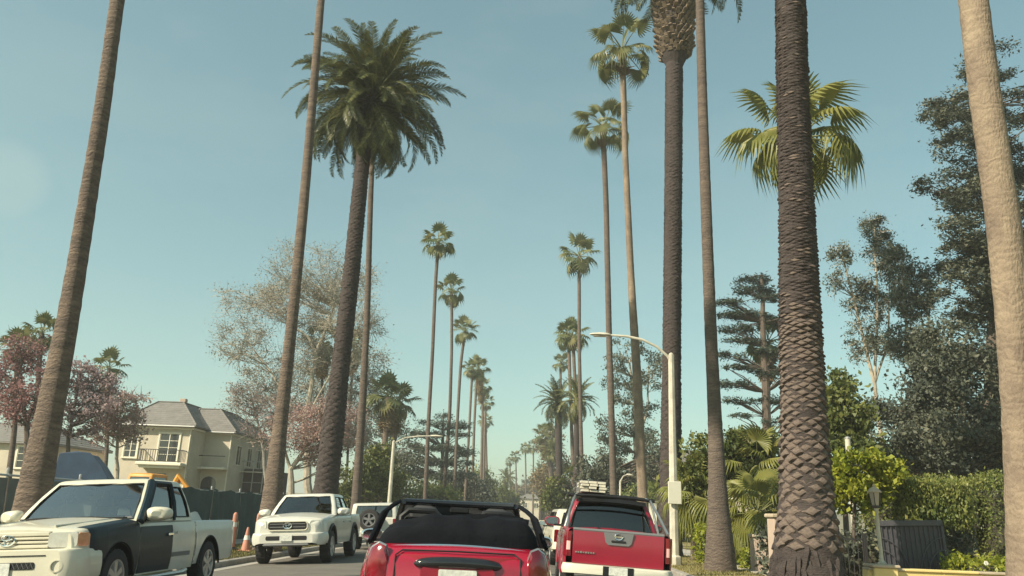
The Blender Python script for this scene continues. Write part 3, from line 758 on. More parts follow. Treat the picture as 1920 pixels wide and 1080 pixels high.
# ------------------------------------------------------------------ palms
def fan_frond_mesh(name, mat, p, r, droop, tipdroop, nseg, seed, span=128, mat2=None):
    rg = random.Random(seed)
    b = MB()
    hub = Vector((0, p, -.03 * p))
    b.tube([(0, 0, 0), (0, p * .5, .03), tuple(hub)], [.035, .024, .016], 4, 1, cap=False)
    f = Vector((0, math.cos(droop), -math.sin(droop)))
    s = Vector((1, 0, 0))
    nn = s.cross(f)
    vs, fs = [hub], []
    prev = None
    A = rad(span)
    for k in range(nseg + 1):
        a = lerp(-A, A, k / nseg)
        rr = r * (.58 - .12 * (a / A) ** 2)
        e = hub + (f * math.cos(a) + s * math.sin(a)) * rr + nn * (.05 * r - .22 * r * (a / A) ** 2)
        vs.append(e)
        ei = len(vs) - 1
        if prev is not None:
            am = a - A / nseg
            rt = r * (1 - .28 * (am / A) ** 2) * rg.uniform(.86, 1.06)
            d = f * math.cos(am) + s * math.sin(am)
            m = hub + d * rr * 1.02 + nn * (.0 * r - .22 * r * (am / A) ** 2)
            m2 = hub + d * lerp(rr, rt, .55) + nn * (-.22 * r * (am / A) ** 2) + Vector((0, 0, -tipdroop * r * .22))
            t = hub + d * rt * .97 + nn * (-.2 * r * (am / A) ** 2) + Vector((rg.uniform(-.04, .04) * r, rg.uniform(-.04, .04) * r, -tipdroop * r * rg.uniform(.6, 1.1)))
            wv = (vs[ei] - vs[prev]).normalized() * (.035 * r)
            b0 = len(vs)
            vs += [m, m2 - wv, m2 + wv, t]
            fs += [(0, prev, b0), (0, b0, ei), (prev, b0 + 1, b0), (b0, b0 + 1, b0 + 2), (b0, b0 + 2, ei), (b0 + 1, b0 + 3, b0 + 2)]
        prev = ei
    b.add(vs, fs, 0)
    me = bpy.data.meshes.new(name)
    me.from_pydata(b.v, [], b.f)
    me.materials.append(mat)
    me.materials.append(mat2 or M['petiole'])
    me.polygons.foreach_set('material_index', b.m)
    me.update()
    return me

def feather_frond_mesh(name, mat, L, bend, nl, seed, lw=.05, ll=.5, power=1.4, start=0.0):
    rg = random.Random(seed)
    b = MB()
    pts, tans = [], []
    N = 24
    p = Vector((0, 0, 0))
    for i in range(N + 1):
        s = i / N
        th = start - bend * s ** power
        t = Vector((0, math.cos(th), math.sin(th)))
        pts.append(p.copy())
        tans.append(t)
        p = p + t * (L / N)
    b.tube(pts[::3], [.045 * (1 - .85 * k / 8) for k in range(9)], 4, 1, cap=False)
    for k in range(nl):
        s = .10 + .90 * (k + rg.random() * .6) / nl
        i = min(N - 1, int(s * N))
        fr = s * N - i
        P = pts[i].lerp(pts[i + 1], min(1, fr))
        t = tans[i]
        up = Vector((1, 0, 0)).cross(t)
        l = ll * (math.sin(math.pi * min(1, (s * .86 + .12))) ** .6 + .12)
        for sd in (-1, 1):
            d = (Vector((sd, 0, 0)) * .78 + t * .58 + up * rg.uniform(.05, .45) + Vector((0, 0, -.12))).normalized()
            tip = P + d * l * rg.uniform(.85, 1.1) + Vector((0, 0, -.10 * l))
            w = t * lw * .5
            mid = P + d * l * .5 + Vector((0, 0, .01))
            b.add([P - w * .6, P + w * .6, mid + w, tip, mid - w], [(0, 1, 2, 4), (4, 2, 3)], 0)
    me = bpy.data.meshes.new(name)
    me.from_pydata(b.v, [], b.f)
    me.materials.append(mat)
    me.materials.append(M['petiole'])
    me.polygons.foreach_set('material_index', b.m)
    me.update()
    return me

FAN, FAN_Y, FAN_D = [], [], []
for i in range(4):
    FAN.append(fan_frond_mesh('fan_frond', M['fan_leaf'], 1.12, 0.86, rad(10 + 12 * i), .14 + .16 * i, 24, 10 + i))
    FAN_Y.append(fan_frond_mesh('fan_frond', M['fan_leaf_y'], 1.15, 0.98, rad(16 + 14 * i), .3 + .22 * i, 26, 20 + i))
for i in range(2):
    FAN_D.append(fan_frond_mesh('dead_frond', M['dead_leaf'], 0.7, 0.9, rad(20 + 20 * i), .5, 16, 30 + i, 100))
FEA = [feather_frond_mesh('feather_frond', M['date_leaf'], 4.0, rad(b), 64, 40 + i, lw=.06, ll=.42) for i, b in enumerate((35, 62, 88, 112))]

def palm_trunk(root, pts, mat, rings=True, seed=0, n=14, step=.22, flare=1.0, ringamp=.025, ringlen=.16):
    """pts: local (x,y,z,r); smooth path with leaf-scar rings in the outline"""
    rg = random.Random(seed)
    zs = [p[2] for p in pts]
    xk = [(p[2], p[0]) for p in pts]
    yk = [(p[2], p[1]) for p in pts]
    rk = [(p[2], p[3]) for p in pts]
    def sm(keys, z):
        h = 0.9
        return (interp(keys, z - h) + 2 * interp(keys, z) + interp(keys, z + h)) / 4
    z0, z1 = zs[0], zs[-1]
    N = max(8, int((z1 - z0) / step))
    V, F = [], []
    for j in range(N + 1):
        z = lerp(z0, z1, j / N)
        r = sm(rk, z)
        if rings:
            r *= 1 + ringamp * math.sin(z / ringlen * 2 * math.pi) + rg.uniform(-.02, .02)
        cx = sm(xk, z) - sm(xk, z0) * 0
        cy = sm(yk, z)
        for k in range(n):
            a = 2 * math.pi * k / n
            rr = r * (1 + .03 * math.sin(3 * a + z * .7 + seed))
            V.append((cx + rr * math.cos(a), cy + rr * math.sin(a), z))
    for j in range(N):
        for k in range(n):
            F.append((j * n + k, j * n + (k + 1) % n, (j + 1) * n + (k + 1) % n, (j + 1) * n + k))
    F = list(F)
    o = link('trunk', mesh_np('trunk', V, F, mat, smooth=True), root)
    return o

def put_frond(root, mesh, c, az, el, sc, roll=0.0, name='frond', off=.12):
    d = Vector((math.cos(az) * math.cos(el), math.sin(az) * math.cos(el), math.sin(el)))
    mtx = Matrix.Translation(Vector(c) + d * off) @ Matrix.Rotation(az - math.pi / 2, 4, 'Z') @ Matrix.Rotation(el, 4, 'X') @ Matrix.Rotation(roll, 4, 'Y') @ Matrix.Scale(sc, 4)
    o = bpy.data.objects.new(name, mesh)
    COL.objects.link(o)
    o.parent = root
    o.matrix_local = mtx
    return o

def fan_crown_objects(root, c, R, n, seed, meshes, el_hi=84, el_lo=-40, dead=0):
    rg = random.Random(seed)
    sc0 = R / 1.95
    for k in range(n):
        t = (k + .5) / n
        el = rad(lerp(el_hi, el_lo, t ** .85)) + rg.uniform(-.2, .2)
        az = k * 2.39996 + rg.uniform(-.4, .4)
        mi = min(3, int(t * 4))
        put_frond(root, meshes[mi], c, az, el, sc0 * rg.uniform(.86, 1.1), rg.uniform(-.35, .35))
    for k in range(dead):
        az = k * 2.4 + rg.uniform(-.3, .3)
        put_frond(root, FAN_D[k % 2], (c[0], c[1], c[2] - .25), az, rad(rg.uniform(-86, -62)), sc0 * rg.uniform(.7, 1.0), rg.uniform(-.4, .4), 'dead_frond', .05)

_cm = {}
def joined_crown(root, c, R, kind, seed, skirt=False, yellow=False):
    """a small far crown: the same fronds joined into one part; three shared meshes per kind"""
    key = (kind, seed % 5, skirt)
    if key not in _cm:
        rg = random.Random(100 + seed % 5)
        V, F, MI = [], [], []
        if kind == 'fan':
            src = [fan_frond_mesh('t', M['fan_leaf'], 1.1, .88, rad(10 + 12 * i), .14 + .16 * i, 12, 50 + i) for i in range(4)]
            n = 27
        else:
            src = [feather_frond_mesh('t', M['date_leaf'], 1.95, rad(b), 22, 60 + i, lw=.075, ll=.32) for i, b in enumerate((35, 62, 88, 112))]
            n = 60
        items = []
        for k in range(n):
            t = (k + .5) / n
            el = rad(lerp(82, -50, t ** .9)) + rg.uniform(-.2, .2)
            if rg.random() < .16:
                continue
            items.append((src[min(3, int(t * 4))], k * 2.39996 + rg.uniform(-.3, .3), el, rg.uniform(.82, 1.12), rg.uniform(-.4, .4), 0, 0))
        if skirt:
            dd = fan_frond_mesh('t', M['dead_leaf'], .7, .9, rad(30), .5, 10, 70, 95)
            for k in range(30 + 14 * (seed % 3)):
                items.append((dd, k * 2.4 + rg.uniform(-.3, .3), rad(rg.uniform(-88, -60)), rg.uniform(.7, 1.05), rg.uniform(-.4, .4), -rg.uniform(.0, 1.5), 2))
        for me, az, el, sc, ro, dz, mo in items:
            d = Vector((math.cos(az) * math.cos(el), math.sin(az) * math.cos(el), math.sin(el)))
            mt = Matrix.Translation(d * .1 + Vector((0, 0, dz))) @ Matrix.Rotation(az - math.pi / 2, 4, 'Z') @ Matrix.Rotation(el, 4, 'X') @ Matrix.Rotation(ro, 4, 'Y') @ Matrix.Scale(sc, 4)
            b0 = len(V)
            V += [tuple(mt @ v.co) for v in me.vertices]
            for pl in me.polygons:
                q = [i + b0 for i in pl.vertices]
                F.append(tuple(q))
                MI.append(mo if mo else pl.material_index)
        me = bpy.data.meshes.new('crown')
        me.from_pydata(V, [], F)
        for mm in (M['fan_leaf'] if kind == 'fan' else M['date_leaf'], M['petiole'], M['dead_leaf']):
            me.materials.append(mm)
        me.polygons.foreach_set('material_index', MI)
        me.update()
        _cm[key] = me
    return link('crown', _cm[key], root, c, (.12 * math.sin(seed), .12 * math.cos(seed * 1.7), seed * 1.3), (R / 1.95 * (.92 + .16 * (seed % 7) / 6), R / 1.95, R / 1.95 * (.9 + .22 * (seed % 4) / 3)))

def palm(key, name, label, group=None, dark=False, pale=False, skirt=False, top=None, mode='far', n=30, crownR=None, yellow=False, dead=4, slim=.93):
    kind, Y, pts, cr = PALM_SPEC[key]
    seed = sum(map(ord, key)) * 7 % 997
    x0, z0, r0 = pts[0]
    # carry the trunk line down to the ground along the way it leans
    x1, z1, _ = pts[min(2, len(pts) - 1)]
    sl = (x1 - x0) / max(.5, (z1 - z0)) * .5
    bx = x0 - sl * (z0 - VERGE_Z)
    root = thing(name, label, 'palm tree', (bx, Y, VERGE_Z), group=group)
    P = [(0, 0, -.05, r0 * (1.25 if z0 > .6 else 1.12))]
    P += [(x - bx, 0, z - VERGE_Z, r * slim) for x, z, r in pts]
    P = [P[0]] + [p for p in P[1:] if p[2] > .25]
    if top:
        xa, za = P[-2][0], P[-2][2]
        xb, zb = P[-1][0], P[-1][2]
        k = (top - zb) / (zb - za)
        P.append((xb + (xb - xa) * k * .6, 0, top, P[-1][3] * (.9 if kind == 'fan' else 1.0)))
    if kind == 'fan':
        palm_trunk(root, P, M['bark_fan_dark'] if dark else (M['bark_fan_pale'] if pale else M['bark_fan']), seed=seed, n=16 if mode == 'near' else 10, step=.14 if mode == 'near' else .5, ringamp=.016, ringlen=.42, rings=mode == 'near')
    if mode == 'near' and not top:
        P[-1] = (P[-1][0], 0, P[-1][2] + .55, P[-1][3])
    c = (P[-1][0], 0, P[-1][2])
    R = (crownR or cr) * (1.28 if mode == 'far' else 1.12)
    if mode == 'far':
        joined_crown(root, c, R, kind, seed, skirt)
    elif kind == 'fan':
        fan_crown_objects(root, c, R, n, seed, FAN_Y if yellow else FAN, dead=dead)
        MB().tube([(c[0], 0, c[2] - .9), (c[0], 0, c[2] - .3), (c[0], 0, c[2] + .15)], [P[-1][3] * 1.05, P[-1][3] * 1.7, P[-1][3] * .7], 10).build('crown_shaft', M['stub'], root, smooth=True)
    return root, P, c, R
# ------------------------------------------------------------------ street palms
GL, GR, GB = 'palms lining the left kerb', 'palms lining the right kerb', 'palms in the gardens'
# near fan palms whose crowns are above the frame
palm('L1', 'fan_palm', 'tall leaning fan palm trunk behind the two-tone pickup at far left', GL, slim=.86, mode='near', top=19, crownR=2.0, n=26)
palm('L2', 'fan_palm', 'slender tan palm trunk beside the orange cones, crossing the feather palm crown', GL, mode='near', top=26, crownR=2.0, n=26)
palm('R1', 'fan_palm', 'thick smooth pale tan palm trunk at the right edge', GR, pale=True, slim=.83, mode='near', top=17, crownR=2.0, n=26)
palm('R3', 'fan_palm', 'slender smooth palm trunk between the lamp post and the scaly trunk', GR, mode='near', top=26, crownR=2.0, n=26, dark=True)
palm('L4', 'fan_palm', 'thin palm trunk rising close behind the big feather palm', GL, mode='near', n=22, dark=True)
palm('R5', 'fan_palm', 'tallest slim fan palm with its whole crown showing, left of the swollen-topped palm', GR, pale=True, mode='near', n=18, dead=2)
palm('R6', 'fan_palm', 'slim fan palm with crown just below the tallest fan crown', GR, mode='near', n=18, dead=2, dark=True)
palm('B1', 'fan_palm', 'fan palm with yellow-green drooping fronds behind the scaly trunk', GB, mode='near', n=22, yellow=True, dead=1)
FAR = [
 ('L5', 'tallest of the thin fan palms right of the big feather palm', GL, True, False),
 ('L6', 'second thin fan palm right of the big feather palm, lower than the tallest', GL, True, False),
 ('L7', 'third thin fan palm in the left row, small round crown', GL, True, False),
 ('L8', 'fourth fan palm of the left row, left of a touching pair of crowns', GL, False, False),
 ('L9', 'fifth fan palm of the left row, right of a touching pair of crowns', GL, False, True),
 ('L10', 'sixth fan palm of the left row with brown skirt under its crown', GL, False, True),
 ('L11', 'seventh fan palm of the left row, partly hidden by the sixth', GL, False, False),
 ('L12', 'last readable fan palm at the far end of the left row', GL, False, True),
 ('R7', 'fan palm standing clear against the sky above the red pickup, left of the slim pair', GR, True, False),
 ('R8', 'left one of two touching fan palm crowns over the far right row', GR, False, False),
 ('R9', 'right one of two touching fan palm crowns over the far right row', GR, False, False),
 ('R10', 'small fan palm crown under the touching pair on the right row', GR, True, False),
 ('R13', 'bushy brownish fan palm at the left edge of the far right row', GR, False, True),
 ('R15', 'rightmost of the tiny fan palms on the skyline at the street end', GB, True, False),
 ('R16', 'second from right of the tiny fan palms on the skyline at the street end', GB, True, False),
 ('R17', 'third from right of the tiny fan palms on the skyline at the street end', GB, True, False),
 ('R18', 'leftmost of the tiny fan palms on the skyline at the street end', GB, True, False),
 ('B2', 'small fan palm at far left among red leaves', GB, True, False),
 ('B3', 'small fan palm just left of the leaning trunk', GB, True, False),
 ('B4', 'small fan palm between the leaning trunk and the cream house', GB, False, True),
 ('B5', 'stocky fan palm with thick brown skirt, left one of two near the left lamp post', GB, False, True),
 ('B6', 'stocky fan palm with thick brown skirt, right one of two near the left lamp post', GB, False, True),
 ('B7', 'fan palm seen through the bare sycamore branches', GB, True, True),
 ('B8', 'fan palm between the feather palm trunk and the thin trunk behind it', GB, True, True),
 ('B9', 'green fan palm in front of the tiered cedar', GB, False, True),
]
for key, lab, grp, dk, sk in FAR:
    palm(key, 'fan_palm', lab, grp, dark=dk, skirt=sk)
for key, lab, grp in [('R11', 'dark-trunked feather palm on the left of the far right clump', GR), ('R12', 'feather palm whose fronds droop right beside the slim trunks', GR),
                      ('R14', 'low feather palm at the far right row', GR), ('R19', 'small lone feather palm in the middle of the street end', GB), ('R20', 'low green feather palm right of the lone one at the street end', GB)]:
    root, P, c, R = palm(key, 'date_palm', lab, grp)
    palm_trunk(root, P, M['bark_date'], seed=3, n=10, step=.4, ringamp=.05, ringlen=.5)

# ---- feather (date) palms near by
def scar_mesh(name):
    # a diamond-shaped leaf base: sloping plate whose lower lip stands proud
    w, h, d = .5, .5, .085
    vs = [(-w, 0, 0), (0, 0, -h), (w, 0, 0), (0, 0, h), (-w * .55, d * .8, -.08), (0, d, -h * .62), (w * .55, d * .8, -.08), (0, d * .35, h * .55)]
    fs = [(4, 5, 6, 7), (0, 1, 5, 4), (1, 2, 6, 5), (2, 3, 7, 6), (3, 0, 4, 7)]
    me = bpy.data.meshes.new(name)
    me.from_pydata(vs, [], fs)
    me.materials.append(M['scar'])
    me.update()
    return me

SCAR = scar_mesh('leaf_scar')

def scarred_trunk(root, P, seed, h_of_z, zlim, singles, w_k=1.75, camdir=(-.32, -.95), dep=1.0, zmin=.8, rest='scar_dark'):
    """spirals of diamond leaf scars over the trunk; the largest facing ones are parts, the rest one joined part"""
    rg = random.Random(seed)
    xk = [(p[2], p[0]) for p in P]
    rk = [(p[2], p[3]) for p in P]
    z = zmin
    row = 0
    spots = []
    while z < zlim:
        h = h_of_z(z)
        r = interp(rk, z)
        n = max(6, round(2 * math.pi * r / max(.27, h * w_k * .8)))
        for k in range(n):
            a = 2 * math.pi * (k + .5 * (row % 2)) / n + rg.uniform(-.03, .03)
            facing = math.cos(a) * camdir[0] + math.sin(a) * camdir[1]
            if rg.random() < .05:
                continue
            spots.append((z + rg.uniform(-.1, .1) * h, a, r, h * rg.uniform(.75, 1.15), 2 * math.pi * r / n * rg.uniform(.86, 1.04), facing, interp(xk, z)))
        z += h * .5
        row += 1
    front = sorted([s for s in spots if s[5] > .12], key=lambda s: -s[3])[:singles]
    ids = set(map(id, front))
    Vs, Fs = [], []
    sv = [v.co.copy() for v in SCAR.vertices]
    sf = [tuple(p.vertices) for p in SCAR.polygons]
    for s in spots:
        z, a, r, h, w, fc, cx = s
        zz = z + rg.uniform(-.012, .012)
        mt = Matrix.Translation((cx + math.cos(a) * (r - .012), math.sin(a) * (r - .012), zz)) @ Matrix.Rotation(a - math.pi / 2, 4, 'Z') @ Matrix.Rotation(rg.uniform(-.12, .12), 4, 'Y') @ Matrix.Diagonal((w * 1.0, dep * (h / .24) ** .5 * rg.uniform(.45, 1.25), h * 1.02, 1))
        if id(s) in ids:
            o = bpy.data.objects.new('leaf_scar', SCAR)
            COL.objects.link(o)
            o.parent = root
            o.matrix_local = mt
        else:
            b0 = len(Vs)
            Vs += [tuple(mt @ v) for v in sv]
            Fs += [tuple(i + b0 for i in f) for f in sf]
    o = link('leaf_scars', mesh_np('leaf_scars', Vs, Fs, M[rest]), root)
    o['kind'] = 'stuff'

def date_base(key, label, group, top=None, step=.3):
    kind, Y, pts, cr = PALM_SPEC[key]
    x0, z0, r0 = pts[0]
    x1, z1, _ = pts[2]
    sl = (x1 - x0) / (z1 - z0) * .6
    bx = x0 - sl * (z0 - VERGE_Z)
    root = thing('date_palm', label, 'palm tree', (bx, Y, VERGE_Z), group=group)
    P = [(0, 0, -.05, r0 * 1.1)] + [(x - bx, 0, z - VERGE_Z, r) for x, z, r in pts if z - VERGE_Z > .2]
    if top:
        P.append((P[-1][0] + .05, 0, top, P[-1][3]))
    return root, P

def feather_crown(root, c, n, seed, scale=1.0, el_hi=80, el_lo=-52, off=.25):
    rg = random.Random(seed)
    for k in range(n):
        t = (k + .5) / n
        el = rad(interp([(0, el_hi), (.28, 42), (.55, 10), (.75, -12), (1, el_lo)], t)) + rg.uniform(-.16, .16)
        az = k * 2.39996 + rg.uniform(-.25, .25)
        mi = 1 if t < .12 else (rg.choice((1, 2)) if t < .5 else rg.choice((1, 2, 2, 3)))
        sc = scale * rg.uniform(.82, 1.08) * (.80 if t < .15 else (1.0 if t < .75 else .92))
        put_frond(root, FEA[mi], (c[0], c[1], c[2] - .6 * t), az, el, sc, rg.uniform(-.6, .6), off=off)

# scaly trunk in the right foreground
root, P = date_base('R2', 'massive dark feather palm trunk covered in diamond leaf scars, right foreground', GR, top=24.0)
palm_trunk(root, P, M['bark_date'], seed=5, n=20, step=.12, ringamp=.02, ringlen=.25)
scarred_trunk(root, P, 8, lambda z: max(.085, .255 - .036 * max(0, z - 1.6)), 15.0, 290, zmin=1.0)
feather_crown(root, (P[-1][0], 0, P[-1][2]), 60, 12, 1.05)
# root mass at its foot
rb = MB()
rg_ = random.Random(11)
for k in range(120):
    a = rg_.uniform(0, 2 * math.pi)
    z_ = rg_.uniform(.1, 1.15)
    r_ = interp([(0, .80), (.5, .70), (1.2, .56)], z_) * rg_.uniform(.92, 1.04)
    a2 = a + rg_.uniform(-.12, .12)
    rb.tube([(math.cos(a) * r_ * .85, math.sin(a) * r_ * .85, z_ + .2), (math.cos(a) * r_, math.sin(a) * r_, z_), (math.cos(a2) * (r_ + .05), math.sin(a2) * (r_ + .05), max(-.05, z_ - rg_.uniform(.2, .5)))], [.03, rg_.uniform(.03, .075), .02], 5)
rb.build('root_mass', M['bark_date'], root, smooth=True)

# palm with swollen pineapple top right of the lamp post
root, P = date_base('R4', 'dark feather palm with swollen top of cut stubs, behind the lamp post', GR)
P = [p for p in P if p[2] < 22.3] + [(6.28 - 5.70, 0, 22.3, .40), (.62, 0, 29.0, .40)]
palm_trunk(root, P, M['bark_date'], seed=6, n=16, step=.15, ringamp=.03, ringlen=.30)
scarred_trunk(root, P, 9, lambda z: .26 if z < 7 else .16, 21.8, 0, dep=.55)
bx_ = interp([(p[2], p[0]) for p in P], 24)
sk = MB()
rg_ = random.Random(5)
sk.lathe([(.36, 21.8), (.46, 22.05), (.58, 22.3), (.74, 22.7), (.80, 23.0), (.84, 23.6), (.90, 25.5), (.86, 28.0), (.5, 29.2)], 18, 'Z', (bx_, 0, 0), 1)
for k in range(620):
    z_ = 22.35 + 6.3 * (k / 620)
    a = k * 2.39996
    r_ = interp([(22.3, .56), (22.9, .78), (25.5, .9), (28, .86)], z_)
    R3 = Matrix.Translation((bx_ + math.cos(a) * r_, math.sin(a) * r_, z_)) @ Matrix.Rotation(a, 4, 'Z') @ Matrix.Rotation(rad(-38 + rg_.uniform(-14, 14)), 4, 'Y')
    w_ = rg_.uniform(.07, .13)
    l_ = rg_.uniform(.12, .30)
    vs = [(0, -w_, -.05), (0, w_, -.05), (0, w_, .06), (0, -w_, .06), (l_, -w_ * .7, -.03), (l_, w_ * .7, -.03), (l_, w_ * .6, .035), (l_, -w_ * .6, .035)]
    sk.add([R3 @ Vector(v) for v in vs], [(4, 5, 6, 7), (0, 1, 5, 4), (1, 2, 6, 5), (2, 3, 7, 6), (3, 0, 4, 7)], 0)
sk.build('frond_stubs', [M['stub'], M['bark_date']], root)
feather_crown(root, (bx_, 0, 28.9), 64, 15, 1.12, el_lo=-38)
for az_, el_, sc_ in ((rad(200), rad(-28), 1.15), (rad(182), rad(-36), 1.0), (rad(-12), rad(-30), 1.15), (rad(8), rad(-20), 1.3), (rad(150), rad(-25), 1.1)):
    put_frond(root, FEA[2], (bx_, 0, 28.6), az_, el_, sc_, 0, off=.5)

# big feather palm on the left
root, P = date_base('L3', 'big round-crowned feather palm on the left verge', GL)
palm_trunk(root, P, M['bark_date'], seed=7, n=16, step=.15, ringamp=.03, ringlen=.28)
scarred_trunk(root, P, 10, lambda z: .28 if z < 6 else .17, 17.5, 0, dep=.6)
c_ = (P[-1][0] + .1, 0, P[-1][2] + .95)
feather_crown(root, c_, 170, 21, 1.0)
hb = MB()
hb.lathe([(.30, -2.0), (.55, -1.5), (.62, -.5), (.5, .1), (.2, .5)], 14, 'Z', c_)
hb.build('crown_shaft', M['bark_date'], root, smooth=True)

# ------------------------------------------------------------------ trees and shrubs
GT = 'garden trees behind the palms'
tree('sycamore_tree', 'large half-bare sycamore with pale twisted limbs behind the left palms', 'tree', 'sycamore', M['syc_leaf'], M['bark_pale'], 190, 27000, .95, .125, .085, 31, group=GT, twigs=190, fork=12)
tree('bare_tree', 'thin nearly bare tree right of the cream house', 'tree', 'bare', M['pink_leaf'], M['bark_grey'], 140, 3000, .5, .12, .08, 32, group=GT, fork=6)
tree('pink_tree', 'dusty pink leafed tree behind the feather palm trunk', 'tree', 'pinkR', M['pink_leaf'], M['bark_pale'], 180, 12500, .55, .13, .09, 33, group=GT, fork=3)
tree('maroon_tree', 'dark red leafed tree at the far left edge', 'tree', 'maroon', M['maroon_leaf'], M['bark'], 120, 6200, .50, .14, .10, 34, group=GT, fork=3)
tree('mauve_tree', 'mauve and grey leafed tree just right of the leaning trunk', 'tree', 'mauve', M['mauve_leaf'], M['bark'], 150, 5600, .36, .14, .10, 35, group=GT, fork=3)
tree('pink_tree', 'pale pink tree with straight stem left of the cream house', 'tree', 'pinkL', M['pink_leaf'], M['bark_pale'], 130, 4600, .42, .13, .10, 36, group=GT, fork=3)
tree('cedar_tree', 'tall cedar with flat dark tiers between the slender and scaly trunks', 'tree', 'cedarR', M['cedar_leaf'], M['bark'], 300, 21000, .42, .26, .07, 37, flat=.5, group=GT, squash=.65, depth=.55, twigs=300)
tree('eucalyptus_tree', 'slim open eucalyptus with three pale stems right of the scaly trunk', 'tree', 'eucA', M['euc_leaf'], M['bark_pale'], 170, 13000, .42, .17, .07, 38, hang=.3, group=GT, fork=3)
tree('eucalyptus_tree', 'second slim eucalyptus with one pale bent stem, nearer the dark conifer', 'tree', 'eucB', M['euc_leaf'], M['bark_pale'], 160, 12500, .45, .17, .07, 39, hang=.3, group=GT, fork=3)
tree('dark_conifer', 'towering dark conifer behind the pale right-edge trunk', 'tree', 'darkR', M['dark_leaf'], M['bark'], 420, 52000, .50, .20, .08, 40, flat=.5, group=GT, squash=.7, twigs=300)
tree('evergreen_tree', 'broad dark evergreen below the towering conifer', 'tree', 'darkM', M['dark_leaf'], M['bark'], 260, 46000, .75, .19, .11, 41, group=GT)
tree('leafy_tree', 'bright green small tree directly right of the scaly trunk', 'tree', 'greenB', M['green_leaf'], M['bark'], 100, 8000, .42, .20, .12, 42, group=GT)
tree('citrus_shrub', 'sunlit yellow-green rounded shrub beside the garden lamp', 'shrub', 'citrus', M['lime_leaf'], M['bark'], 90, 5200, .22, .13, .085, 43, group='garden shrubs')
tree('eucalyptus_tree', 'hazy grey-green eucalyptus behind the slim trunks left of the lamp post', 'tree', 'eucC', M['euc_leaf'], M['bark_pale'], 150, 12500, .62, .26, .12, 44, hang=.2, group=GT)
tree('cedar_tree', 'spreading dark cedar behind the thin left row of palms', 'tree', 'cedarL', M['cedar_leaf'], M['bark'], 230, 15000, .8, .42, .12, 45, flat=.5, group=GT, squash=.65, depth=.6, twigs=230)
tree('evergreen_tree', 'rounded dark green tree beside the left lamp post', 'tree', 'olive', M['green_leaf'], M['bark'], 90, 9500, .6, .24, .14, 46, group=GT)
tree('evergreen_shrub', 'round green bush at the far right row foot', 'shrub', 'bushR', M['green_leaf'], M['bark'], 60, 6000, .8, .30, .17, 47, group='garden shrubs')
tree('evergreen_shrub', 'dark mass of shrubs behind the red pickup roof', 'shrub', 'bushR2', M['dark_leaf'], M['bark'], 100, 11000, .7, .27, .15, 48, group='garden shrubs')
tree('leafy_shrub', 'tall green shrubbery behind the low fan palms', 'shrub', 'shrubS', M['green_leaf'], M['bark'], 130, 13000, .42, .19, .09, 49, group='garden shrubs')

tree('leafy_tree', 'olive brown mass of trees low at the far end of the right row', 'tree', 'farR', M['tan_leaf'], M['bark'], 90, 8000, 1.3, .5, .3, 62, group=GT)
tree('leafy_tree', 'green trees low at the far end of the left row', 'tree', 'farL', M['green_leaf'], M['bark'], 90, 8000, 1.3, .5, .3, 63, group=GT)

tree('leafy_tree', 'dark rounded trees beside the left row of thin trunks', 'tree', 'midL', M['dark_leaf'], M['bark'], 110, 10000, 1.0, .36, .22, 64, group=GT)

tree('hazy_tree', 'soft grey-green tree low behind the sycamore and the feather palm trunk', 'tree', 'sycLow', M['syc_leaf'], M['bark_grey'], 190, 17000, .9, .17, .11, 65, group=GT, twigs=190, fork=6)
tree('hazy_tree', 'dull green trees behind the two skirted fan palms', 'tree', 'backL', M['euc_leaf'], M['bark_grey'], 130, 9500, .9, .28, .15, 66, group=GT)

def hedge(name, label, boxes, leaf, n, lsize, seed, hang=0.0, core=True, group='hedges'):
    """boxes: (cx, cy, z0, sx, sy, h); leaves over the skin of rounded boxes round a solid box coloured as the shade inside"""
    rng = np.random.default_rng(seed)
    x0, y0 = boxes[0][0], boxes[0][1]
    root = thing(name, label, 'hedge', (x0, y0, VERGE_Z), group=group)
    area = np.array([2 * (b[3] + b[4]) * b[5] + b[3] * b[4] for b in boxes])
    Cs = []
    for b, a in zip(boxes, area):
        k = int(n * a / area.sum())
        hx, hy, h = b[3] / 2, b[4] / 2, b[5]
        f = rng.uniform(size=k)
        top = f < (b[3] * b[4]) / a
        ang = rng.uniform(0, 2 * np.pi, k)
        px = np.where(np.abs(np.cos(ang)) * hy > np.abs(np.sin(ang)) * hx, np.sign(np.cos(ang)) * hx, rng.uniform(-hx, hx, k))
        py = np.where(np.abs(np.cos(ang)) * hy > np.abs(np.sin(ang)) * hx, rng.uniform(-hy, hy, k), np.sign(np.sin(ang)) * hy)
        x = np.where(top, rng.uniform(-hx, hx, k), px)
        y = np.where(top, rng.uniform(-hy, hy, k), py)
        z = np.where(top, h, rng.uniform(0, h, k))
        bulge = .12 * np.sin(x * 5 + z * 3 + seed) + .10 * np.sin(y * 4 - z * 6)
        c = np.stack([b[0] - x0 + x * (1 + bulge * .12), b[1] - y0 + y * (1 + bulge * .25), b[2] - VERGE_Z + z * (1 + bulge * .25)], axis=1)
        c += rng.normal(size=c.shape) * lsize * .7
        Cs.append(c)
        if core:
            MB().box((b[0] - x0, b[1] - y0, b[2] - VERGE_Z + h * .45), (b[3] * .86, b[4] * .8, h * .84), bev=.15).build('branches', M['shade_core'], root)  # solid box, its dark colour stands in for shade behind the leaves
    C = np.concatenate(Cs)
    V, F = leaf_quads(rng, C, lsize, lsize * .5, 0, hang)
    link('foliage', mesh_np('foliage', V, F, leaf), root)
    return root

